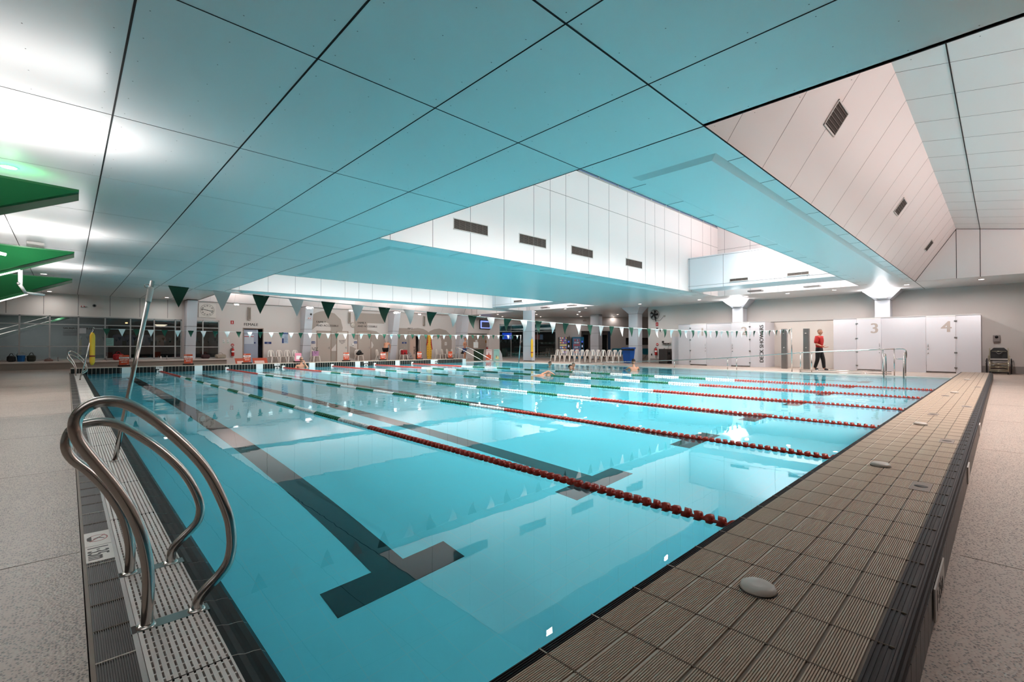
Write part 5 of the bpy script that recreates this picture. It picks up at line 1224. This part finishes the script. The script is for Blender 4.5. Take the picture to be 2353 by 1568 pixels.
# ================================================================== BINS, BOARDS
t = thing('wheelie_bin', 'blue wheelie bin with black liner at the end of the cafe chair row', 'bin', (25.2, 15.95, DZ), -PI/2)
b = MB(); v0 = [(-.22, -.22), (.22, -.22), (.22, .2), (-.22, .2)]; v1 = [(-.29, -.3), (.29, -.3), (.29, .26), (-.29, .26)]
a = [b.bm.verts.new((x, y, .03)) for x, y in v0]; c_ = [b.bm.verts.new((x, y, .92)) for x, y in v1]
b._f(a[::-1], M_bluebin); b._f(c_, M_bluebin)
for k in range(4): b._f([a[k], a[(k+1) % 4], c_[(k+1) % 4], c_[k]], M_bluebin)
b.build('body', t)
b = MB(); b.prism([(-.31, -.32, .86), (-.31, -.32, .97), (-.31, .3, .99), (-.31, .3, .9)], (.62, 0, 0), M_bluebin); b.build('lid', t)
b = MB(); b.prism([(-.315, -.33, .80), (-.315, -.33, .90), (-.315, .1, .92), (-.315, .1, .78)], (.63, 0, 0), M_black); b.build('liner', t)
for s in (-1, 1): b = MB(); b.lathe([(0, -.03), (.09, -.03), (.09, .03), (0, .03)], (s*.25, .2, .09), M_black, 14, 'X'); b.build('wheel', t)
t = thing('wheelie_bin', 'dark green wheelie bin beside the safety boards at the stairs', 'bin', (21.62, 26.2, DZ), 0); t.scale = (.82, .82, .84)
b = MB(); b.prism([(-.3, -.26, 0), (.3, -.26, 0), (.36, -.3, .95), (-.36, -.3, .95)], (0, .55, 0), mat('bin_green', (28, 52, 34), .5)); b.build('body', t); b = MB(); b.box(-.38, .38, -.33, .3, .95, .99, MATS['bin_green']); b.build('lid', t)
for i, (dx, m1, m2, lab) in enumerate(((0, mat('board_pink', (222, 204, 200), .5), mat('board_orange', (206, 92, 60), .5), 'curved red and white pool safety board beside the green bin'), (.78, mat('board_teal', (150, 196, 186), .5), mat('board_cream', (220, 210, 150), .5), 'curved teal pool safety board with side flap'))):
    t = thing('safety_board', lab, 'sign board', (22.1+dx*.5, 25.95-dx*.5, DZ), -PI/4, 'pool safety boards'); t.scale = (.62, .7, .76)
    b = MB(); W = .72; b.prism([(0, 0, 0), (W, 0, 0), (W-.03, .06, 1.1), (.06, .06, 1.1)], (0, .03, 0), m1)
    b.build('board', t)
    b = MB(); b.prism([(.01, -.002, .08), (W-.1 if i == 0 else W-.1, -.002, .08), (W-.1, .03, .55), (.02, .03, .55)], (0, -.002, 0), m2) if i == 0 else b.prism([(.25, .0, .15), (.62, .0, .15), (.62, .02, .42), (.3, .02, .42)], (0, -.003, 0), m2); b.build('colour_block', t)
    b = MB()
    b.ball((.36, .02, .62 if i == 0 else .35), .07, M_redp, (1, .2, 1)); b.ball((.36, .02, .75 if i == 0 else .5), .04, mat('fig_brown', (120, 50, 40), .6), (1, .2, 1)); b.build('figure_picture', t)
    text('WATCH' if False else ('KEEP WATCH' if i == 0 else 'SAFE POOLS'), .09, M_redp if i == 0 else M_char, face_y(.08, .045, .92), 'heading', t, extr=.002)
    if i:
        b = MB(); b.prism([(W, .02, 0), (W+.35, .3, 0), (W+.28, .3, .6), (W+.1, .12, .95), (W-.02, .06, 1.1)], (0, .02, 0), mat('board_grey', (190, 192, 194), .5)); b.build('side_flap', t)
t = thing('stand_sign', 'blank white sign on a thin post beside the stair rails', 'sign stand', (21.95, 26.9, DZ)); b = MB(); b.box(-.24, .2, -.02, 0, .93, 1.36, M_white); b.build('sign_plate', t); b = MB(); b.tube([(-.12, 0, 0), (-.12, 0, .95)], .012, M_steeld, 6); b.tube([(.05, 0, 0), (.05, 0, .95)], .012, M_steeld, 6); b.build('post', t)
# orange boards lying behind the far end wall
for i, (x, lab) in enumerate(((6.55, 'leaning orange sign with a pink label behind the far end wall'), (7.4, 'second leaning orange sign partly behind the Medium sign'))):
    t = thing('spare_sign', lab, 'sign', (x, 28.2, DZ), 0, 'spare orange signs'); b = MB(); b.prism([(0, 0, 0), (.72, 0, 0), (.68, .15, .42), (-.06, .15, .42)], (0, .02, 0), M_orange); b.build('panel', t)
    b = MB(); b.prism([(.05, .035, .1), (.55, .035, .1), (.52, .095, .27), (.04, .095, .27)], (0, -.01, 0), mat('label_pink', (226, 190, 176), .5)); b.build('label_patch', t)
    if i == 1: text('KEEP LEFT', .1, M_white, face_y(.2, .015, .06) @ Matrix.Rotation(.2, 4, 'X'), 'word', t, extr=.002)

# ================================================================== LANE SIGNS
SX = [1.75, 4.02, 6.43, 8.86, 11.49, 13.77, 16.32, 18.75]
SPD = ['General Use', 'Slow', 'Medium', None, 'Medium', 'Slow', 'Medium', 'WALKING']
def lane_sign(i, x):
    pink = SPD[i] is None
    lab = ['orange KEEP LEFT sign reading General Use on the far end wall', 'orange KEEP LEFT sign reading Slow below the pace clock column', 'orange KEEP LEFT sign reading Medium below the FEMALE door', 'pink sign with a white card beside the goggled swimmer', 'orange KEEP LEFT sign below door 7 and the staff door', 'orange KEEP LEFT sign in front of the bending person', 'orange KEEP LEFT sign below the MALE door', 'orange WALKING LANE sign at the right end of the far wall'][i]
    t = thing('lane_sign', lab, 'lane sign', (x, 25.72, .236), 0, 'lane signs')
    b = MB(); b.rbox(-.2, .2, -.12, .12, 0, .075, mat('sign_base', (40, 26, 22), .6), .015); b.build('base', t)
    body_ = mat('sign_pink', (226, 140, 160), .5) if pink else M_orange
    b = MB(); b.rbox(-.165, .165, -.012, .012, .07, .50, body_, .01); b.build('panel', t)
    b = MB()
    if pink: b.box(-.10, .11, -.0145, -.012, .17, .36, M_white); b.build('card', t)
    else:
        if i != 7:
            b.box(-.165, .165, -.0145, -.012, .345, .41, M_white); b.build('white_band', t)
            text(SPD[i], .055, M_char, face_y(0, -.0155, .36), 'word', t, align='CENTER', extr=.0005, bold=.001)
            text('KEEP LEFT', .062, M_white, face_y(0, -.0135, .265), 'word', t, align='CENTER', extr=.0005, bold=.0022)
            b = MB(); b.box(-.05, .11, -.0145, -.012, .185, .205, M_white); b.prism([(-.05, -.012, .17), (-.05, -.012, .22), (-.11, -.012, .195)], (0, -.0025, 0), M_white); b.build('arrow', t)
        else:
            text('WALKING', .062, M_white, face_y(0, -.0135, .29), 'word', t, align='CENTER', extr=.0005, bold=.002); text('LANE', .062, M_white, face_y(0, -.0135, .21), 'word', t, align='CENTER', extr=.0005, bold=.002)
        b = MB(); b.box(.05, .085, -.0145, -.012, .09, .11, M_blue); b.box(.095, .15, -.0145, -.012, .095, .105, M_white); b.box(-.15, -.06, -.0145, -.012, .455, .465, M_white); b.build('small_mark', t)
for i, x in enumerate(SX): lane_sign(i, x)
for i, x in enumerate((2.9, 7.65, 12.4, 17.2)):
    t = thing('depth_plate', '1.10m depth plate on the far pool wall, %s from the left' % names[i], 'depth marker', (x, Y1-.045, .02), 0, 'depth plates on the far wall')
    b = MB(); b.box(-.13, .13, -.004, .0, .1, .215, M_white); b.box(-.1, .1, -.03, 0, -.06, .04, M_white); b.build('plate', t)
    text('1·10m', .085, M_char, face_y(0, -.0045, .13), 'numeral', t, align='CENTER', extr=.0005, bold=.0015)
    b = MB(); b.box(-.05, .05, -.034, -.03, -.03, .01, M_char); b.build('clip', t)

# ================================================================== PEOPLE
def skinned(name, V, E, m, parent, sub=2, regions=None):
    me = bpy.data.meshes.new(name); me.from_pydata([v[:3] for v in V], E, []); o = bpy.data.objects.new(name, me); COL.objects.link(o)
    sk = o.modifiers.new('s', 'SKIN'); sk.use_smooth_shade = True
    for i, v in enumerate(V):
        sv = me.skin_vertices[0].data[i]; r = v[3]; sv.radius = (r, v[4] if len(v) > 4 else r); sv.use_root = (i == 0)
    ss = o.modifiers.new('u', 'SUBSURF'); ss.levels = sub; ss.render_levels = sub
    dg = bpy.context.evaluated_depsgraph_get(); n = bpy.data.meshes.new_from_object(o.evaluated_get(dg)); bpy.data.objects.remove(o)
    n.materials.clear(); n.materials.append(m)
    for p_ in n.polygons: p_.use_smooth = True
    r = bpy.data.objects.new(name, n); COL.objects.link(r); r.parent = parent; return r
M_hair = mat('hair_dark', (44, 32, 26), .7); M_hairg = mat('hair_grey', (120, 104, 92), .7)
M_shirt = mat('guard_red', (170, 18, 14), .7); M_trous = mat('trousers_black', (14, 14, 16), .8); M_short = mat('shorts_blue', (58, 84, 140), .7)
def head(par, c, yaw_=0, hair=M_hair, r=.105, tilt=0):
    """face looks along local -Y"""
    h = bpy.data.objects.new('head_pivot', None)
    R = Matrix.Translation(c) @ Matrix.Rotation(yaw_, 4, 'Z') @ Matrix.Rotation(tilt, 4, 'X')
    bpy.data.objects.remove(h)
    b = MB()
    def hb(cc, rr, m, sc): 
        q = bmesh.new(); bmesh.ops.create_uvsphere(q, u_segments=16, v_segments=12, radius=rr)
        for v in q.verts:
            v.co = Vector((v.co.x*sc[0], v.co.y*sc[1], v.co.z*sc[2]))+Vector(cc)
        b.add(q, m, R, True)
    hb((0, 0, .01), r, M_skin, (.78, .92, 1.12)); hb((0, -.02, -.07), r*.62, M_skin, (.85, 1, .8))      # skull and jaw
    hb((0, -.105, -.012), .016, M_skin, (.8, 1.2, 1.3))                                                # nose
    for s in (-1, 1):
        hb((s*.083, .0, -.01), .022, M_skin, (.4, .9, 1.4)); hb((s*.034, -.088, .012), .013, M_white, (1.2, .6, .8)); hb((s*.034, -.094, .012), .006, M_black, (1, .6, 1))
    hb((0, -.088, -.058), .02, mat('lips', (150, 84, 76), .5), (1.2, .5, .35))
    b.build('face_details', par) if False else None
    return b, R
def add_head(par, c, yaw_=0, hair=M_hair, tilt=0, goggles=False):
    b, R = head(par, c, yaw_, hair, tilt=tilt); b.build('head', par)
    q = bmesh.new(); bmesh.ops.create_uvsphere(q, u_segments=16, v_segments=12, radius=.111)
    bmesh.ops.delete(q, geom=[v for v in q.verts if v.co.z < .0+.35*min(0, v.co.y)*0+(-.02 if v.co.y > .02 else .045)], context='VERTS')
    for v in q.verts: v.co = Vector((v.co.x*.81, v.co.y*.95+.004, v.co.z*1.12+.016))
    h = MB(); h.add(q, hair, R, True); h.build('hair', par)
    if goggles:
        g = MB()
        for s in (-1, 1):
            q = bmesh.new(); bmesh.ops.create_uvsphere(q, u_segments=10, v_segments=8, radius=.026)
            for v in q.verts: v.co = Vector((v.co.x, v.co.y*.5, v.co.z*.75))+Vector((s*.035, -.093, .012))
            g.add(q, M_blk, R, True)
        pts = [R @ Vector((.088*math.sin(a), -.098*math.cos(a), .016)) for a in [2*PI*k/20 for k in range(21)]]
        g.tube(pts, .006, M_black, 6); g.build('goggles', par)
def hand_verts(w_, d, n):
    """five short fingers fanned from a wrist at w_, pointing along d"""
    d = Vector(d).normalized(); n = Vector(n).normalized(); s = d.cross(n)
    V = []; E = []
    palm = Vector(w_)+d*.06
    V.append((*w_, .024)); V.append((*palm, .032, .016)); E.append((0, 1)); k = 2
    for i, off in enumerate((-.03, -.01, .01, .03)):
        a = palm+d*.03+s*off; L = (.055, .07, .066, .05)[i]
        V.append((*a, .009)); V.append((*(a+d*L*.5+n*.006), .0085)); V.append((*(a+d*L+n*.02), .007)); E += [(1, k), (k, k+1), (k+1, k+2)]; k += 3
    a = Vector(w_)+d*.03+s*-.035; V.append((*a, .010)); V.append((*(a+d*.04+s*-.02), .009)); E += [(1, k), (k, k+1)]
    return V, E
def figure(name, label, loc, rz, J, head_c, head_yaw=0, hair=M_hair, clothes=(), tilt=0, goggles=False, skin=M_skin, hands=(), group=None):
    """J: dict name -> (x,y,z,r[,r2]); a standard limb graph"""
    t = thing(name, label, 'person', loc, rz)
    V = list(J.values()); idx = {k: i for i, k in enumerate(J)}
    chains = [('pelvis', 'waist', 'chest', 'collar', 'neck', 'skullbase'), ('chest', 'sh_l', 'el_l', 'wr_l'), ('chest', 'sh_r', 'el_r', 'wr_r'), ('pelvis', 'hip_l', 'kn_l', 'an_l', 'toe_l'), ('pelvis', 'hip_r', 'kn_r', 'an_r', 'toe_r')]
    E = []
    for c in chains:
        c = [k for k in c if k in idx]
        E += [(idx[a], idx[b_]) for a, b_ in zip(c[:-1], c[1:])]
    skinned('body', V, E, skin, t)
    for (w_, d, n) in hands:
        hv, he = hand_verts(w_, d, n); skinned('hand', hv, he, skin, t, 1)
    add_head(t, head_c, head_yaw, hair, tilt, goggles)
    for cname, keys, grow, m, cut in clothes:
        sub = [k for k in keys if k in idx]; mp = {k: i for i, k in enumerate(sub)}
        V2 = []
        for k in sub:
            v = J[k]; r1 = v[3]+grow; r2 = (v[4] if len(v) > 4 else v[3])+grow; V2.append((v[0], v[1], v[2], r1, r2))
        E2 = []
        for c in chains:
            for a, b_ in zip(c[:-1], c[1:]):
                if a in mp and b_ in mp: E2.append((mp[a], mp[b_]))
        if cut:
            for a, b_, q in cut:   # shorten a garment: add a vertex part way down a limb
                va, vb = J[a], J[b_]; p_ = [va[i]+(vb[i]-va[i])*q for i in range(3)]; V2.append((*p_, va[3]+grow+.01)); E2.append((mp[a], len(V2)-1))
        skinned(cname, V2, E2, m, t)
    return t
# walking lifeguard in red shirt and black trousers (walks along the deck towards the right)
G = dict(pelvis=(0, 0, .95, .135, .10), waist=(0, -.01, 1.1, .13, .095), chest=(0, -.02, 1.34, .16, .11), neck=(0, -.02, 1.53, .055), skullbase=(0, -.03, 1.6, .05),
         collar=(0, -.02, 1.46, .085), sh_l=(.19, 0, 1.45, .062), el_l=(.27, .06, 1.18, .045), wr_l=(.24, -.12, 1.02, .03), sh_r=(-.19, 0, 1.45, .062), el_r=(-.27, .02, 1.18, .045), wr_r=(-.22, -.18, 1.08, .03),
         hip_l=(.1, 0, .88, .095), kn_l=(.10, -.12, .5, .065), an_l=(.09, -.16, .09, .045), toe_l=(.10, -.32, .035, .04), hip_r=(-.1, 0, .88, .095), kn_r=(-.1, .02, .5, .065), an_r=(-.09, .14, .10, .045), toe_r=(-.09, .0, .04, .04))
figure('person', 'lifeguard in red shirt and black trousers walking beside the grey shower post', (24.0, 5.55, DZ), -.15, G, (0, -.04, 1.70), 0, M_hairg,
       [('shirt', ('pelvis', 'waist', 'chest', 'collar', 'sh_l', 'sh_r', 'el_l', 'el_r'), .042, M_shirt, None), ('trousers', ('waist', 'pelvis', 'hip_l', 'hip_r', 'kn_l', 'kn_r', 'an_l', 'an_r'), .022, M_trous, None), ('shoe', ('an_l', 'toe_l'), .012, M_char, None), ('shoe', ('an_r', 'toe_r'), .012, M_char, None)],
       hands=[((.24, -.12, 1.02), (0, -.9, .1), (0, 0, 1)), ((-.22, -.18, 1.08), (.2, -.9, .1), (0, 0, 1))])
# child-like standing swimmer in blue shorts beyond the stairs
S = {k: tuple(c*.93 if i < 3 else c*.86 for i, c in enumerate(v)) for k, v in G.items()}
S.update(kn_l=(.1, -.02, .46, .05), an_l=(.1, .02, .07, .036), toe_l=(.11, -.14, .03, .032), kn_r=(-.1, -.02, .46, .05), an_r=(-.1, .02, .07, .036), toe_r=(-.11, -.14, .03, .032), el_l=(.24, .03, 1.1, .038), wr_l=(.2, -.18, 1.0, .026), el_r=(-.24, .03, 1.1, .038), wr_r=(-.16, -.2, 1.05, .026))
figure('person', 'bare chested swimmer in blue shorts standing by the stair rails', (22.0, 28.3, DZ), PI*.15, S, (0, -.03, 1.59), 0, M_hair,
       [('shorts', ('pelvis', 'hip_l', 'hip_r'), .026, M_short, [('hip_l', 'kn_l', .7), ('hip_r', 'kn_r', .7)])], hands=[((.2, -.18, 1.0), (0, -1, .1), (0, 0, 1)), ((-.16, -.2, 1.05), (.3, -1, .1), (0, 0, 1))])
# person bending with bare back behind the fourth orange sign
Bd = dict(pelvis=(0, .1, .92, .13, .10), waist=(0, -.02, 1.08, .12, .09), chest=(0, -.2, 1.22, .15, .11), neck=(0, -.36, 1.28, .05), skullbase=(0, -.42, 1.27, .05),
          sh_l=(.18, -.26, 1.24, .058), el_l=(.2, -.34, .98, .042), wr_l=(.14, -.4, .76, .028), sh_r=(-.18, -.26, 1.24, .058), el_r=(-.2, -.34, .98, .042), wr_r=(-.14, -.4, .76, .028),
          hip_l=(.1, .1, .86, .09), kn_l=(.1, .02, .48, .06), an_l=(.1, .1, .08, .042), toe_l=(.11, -.04, .035, .036), hip_r=(-.1, .1, .86, .09), kn_r=(-.1, .04, .48, .06), an_r=(-.1, .12, .08, .042), toe_r=(-.11, -.02, .035, .036))
figure('person', 'bare backed person bending over a chair behind an orange lane sign', (15.75, 29.0, DZ), PI*.75, Bd, (0, -.5, 1.24), 0, M_hairg,
       [('shorts', ('pelvis', 'hip_l', 'hip_r'), .026, M_trous, [('hip_l', 'kn_l', .6), ('hip_r', 'kn_r', .6)])], hands=[((.14, -.4, .76), (0, -.2, -1), (0, -1, 0)), ((-.14, -.4, .76), (0, -.2, -1), (0, -1, 0))], tilt=-.9)
# man in goggles in the water at the far wall, hand to his cheek
Mn = dict(pelvis=(0, 0, -.55, .13, .1), waist=(0, 0, -.35, .14, .11), chest=(0, 0, -.02, .18, .13), neck=(0, -.01, .22, .06), skullbase=(0, -.02, .30, .055),
          sh_l=(.21, 0, .12, .07), el_l=(.30, -.12, -.06, .05), wr_l=(.13, -.16, .24, .032), sh_r=(-.21, 0, .12, .07), el_r=(-.31, -.02, -.14, .05), wr_r=(-.26, -.2, -.3, .03))
figure('person', 'bare chested swimmer in goggles resting at the far wall beside the pink sign', (8.72, 24.85, 0), -.25, Mn, (0, -.03, .42), .2, M_hairg, hands=[((.13, -.16, .24), (-.25, .25, 1), (0, 1, 0)), ((-.26, -.2, -.3), (0, -.5, -1), (0, -1, 0))], goggles=True)
# further bathers
def bather(label, loc, rz, hair, yaw_=0, rise=0, tilt=0):
    rise -= .13
    D = dict(pelvis=(0, .05, -.62+rise, .12, .1), waist=(0, .02, -.4+rise, .13, .1), chest=(0, 0, -.12+rise, .165, .12), neck=(0, -.01, .10+rise, .052), skullbase=(0, -.02, .17+rise, .05),
             sh_l=(.19, 0, .02+rise, .06), el_l=(.3, -.16, -.1+rise, .042), wr_l=(.3, -.36, -.12+rise, .028), sh_r=(-.19, 0, .02+rise, .06), el_r=(-.3, -.16, -.1+rise, .042), wr_r=(-.3, -.36, -.12+rise, .028))
    return figure('person', label, loc, rz, D, (0, -.03, .28+rise), yaw_, hair, tilt=tilt, hands=[((.3, -.36, -.12+rise), (0, -1, 0), (0, 0, 1)), ((-.3, -.36, -.12+rise), (0, -1, 0), (0, 0, 1))])
bather('dark haired bather in the far water left of the cafe chair row', (18.9, 16.9, 0), 1.2, M_hair, tilt=.2)
bather('bather with dark hair beyond the sixth lane rope', (16.3, 13.35, 0), .9, M_hair)
bather('second bather talking beside the dark haired bather', (17.75, 14.3, 0), -1.4, M_hairg, rise=.02)
bather('bather with bare back standing tall near the ramp handrail', (18.9, 11.7, 0), 2.4, M_hair, rise=.24)
# front crawl swimmer, mostly submerged
t = thing('person', 'swimmer doing front crawl low in the water between the far ropes', 'person', (12.5, 12.2, 0), .8)
skinned('body', [(0, 0, -.1, .11, .09), (0, -.3, -.06, .14, .1), (0, -.5, -.04, .09), (0, -.6, -.02, .05), (.2, -.5, .05, .05), (.3, -.75, .16, .035), (.28, -1.0, .02, .026), (-.18, -.4, -.1, .05), (-.2, -.1, -.16, .035), (0, .4, -.14, .08), (0, .9, -.2, .05)], [(0, 1), (1, 2), (2, 3), (2, 4), (4, 5), (5, 6), (2, 7), (7, 8), (0, 9), (9, 10)], M_skin, t)
add_head(t, (0, -.72, .02), 0, M_hairg, tilt=.9)
# ================================================================== LIGHTS
def area(name, loc, size, power, col=(1, .9, .86), rot=(0, 0, 0), sy=None, spread=PI):
    l = bpy.data.lights.new(name, 'AREA'); l.energy = power; l.color = col; l.size = size
    if sy: l.shape = 'RECTANGLE'; l.size_y = sy
    l.spread = spread
    o = bpy.data.objects.new(name, l); COL.objects.link(o); o.location = loc; o.rotation_euler = rot
    return o
#--LIGHTS--
LC = (1, .945, .92)
for y0 in (4.03, 17.3):
    area('well_fill', (14.4, y0+1.7, 6.25), 17.5, 1560, LC, rot=(math.radians(6), 0, 0), sy=2.6, spread=2.1)  # added unseen panel, brightens the pool from inside the well
for y0 in (4.03, 17.3):
    area('well_fill', (14.4, y0+1.8, 6.9), 17, 110, LC, rot=(math.radians(75), 0, 0), sy=.3)  # added unseen strip, brightens the well's far wall
area('well_fill', (14.4, -2.6, 4.0), 17, 270, (1, .82, .78), rot=(math.radians(138), 0, 0), sy=.4)  # added strip to lift the near sloping well faces, no fitting there
area('well_fill', (12.0, -1.1, 4.65), 12, 400, (1, .9, .85), rot=(math.radians(18), 0, 0), sy=.5, spread=2.2)  # added panel pointing down, brightens the near water and beige end wall
area('well_fill', (14.4, 25.3, 4.4), 17, 260, LC, rot=(math.radians(70), 0, 0), sy=.4)  # added strip filling the far sloping well, no fitting there
for x, y in ((26.0, 3.66), (26.0, 9.88)):
    area('column_uplight', (x-.05, y, 3.32), .35, 60, LC, rot=(PI, 0, 0))
for x in (6.9, 10.9, 13.6, 16.9, 18.9):
    area('wall_uplight', (x, 29.72, 3.42), .22, 45, LC, rot=(PI, 0, 0))
for y in (1.0, 7.3, 13.9, 20.0):
    area('fin_uplight', (-1.5, y, 2.8), 3.6, 38 if y < 2 else (90 if y < 14 else 75), LC, rot=(PI, 0, 0), sy=.12)
for x, y in DOWNLIGHTS:
    area('downlight_beam', (x, y, CZ-.02), .13, 55 if x > 20 and y < 16 else ((5 if x+y > 54 else 14) if x > 20 else (60 if y < 20 else 16)), LC, rot=(0, 0, 0), spread=3.0)
area('room_fill', (-1, 32.2, 2.85), 2.5, 70, (1, .97, .94), sy=.6)  # added fill so the room behind the glass is less black
w = bpy.data.worlds.new('night'); SC.world = w; w.use_nodes = True
w.node_tree.nodes['Background'].inputs[0].default_value = (.02, .03, .05, 1); w.node_tree.nodes['Background'].inputs[1].default_value = .3
#--END--
vs = SC.view_settings; vs.view_transform = 'Standard'; vs.look = 'None'; vs.exposure = .2; vs.gamma = 1; vs.use_curve_mapping = False
cy = SC.cycles
cy.max_bounces = 7; cy.diffuse_bounces = 4; cy.glossy_bounces = 3; cy.transmission_bounces = 5; cy.transparent_max_bounces = 6
cy.use_denoising = True; cy.adaptive_threshold = .1; cy.sample_clamp_indirect = 30; cy.caustics_refractive = True; cy.caustics_reflective = False; cy.blur_glossy = .3
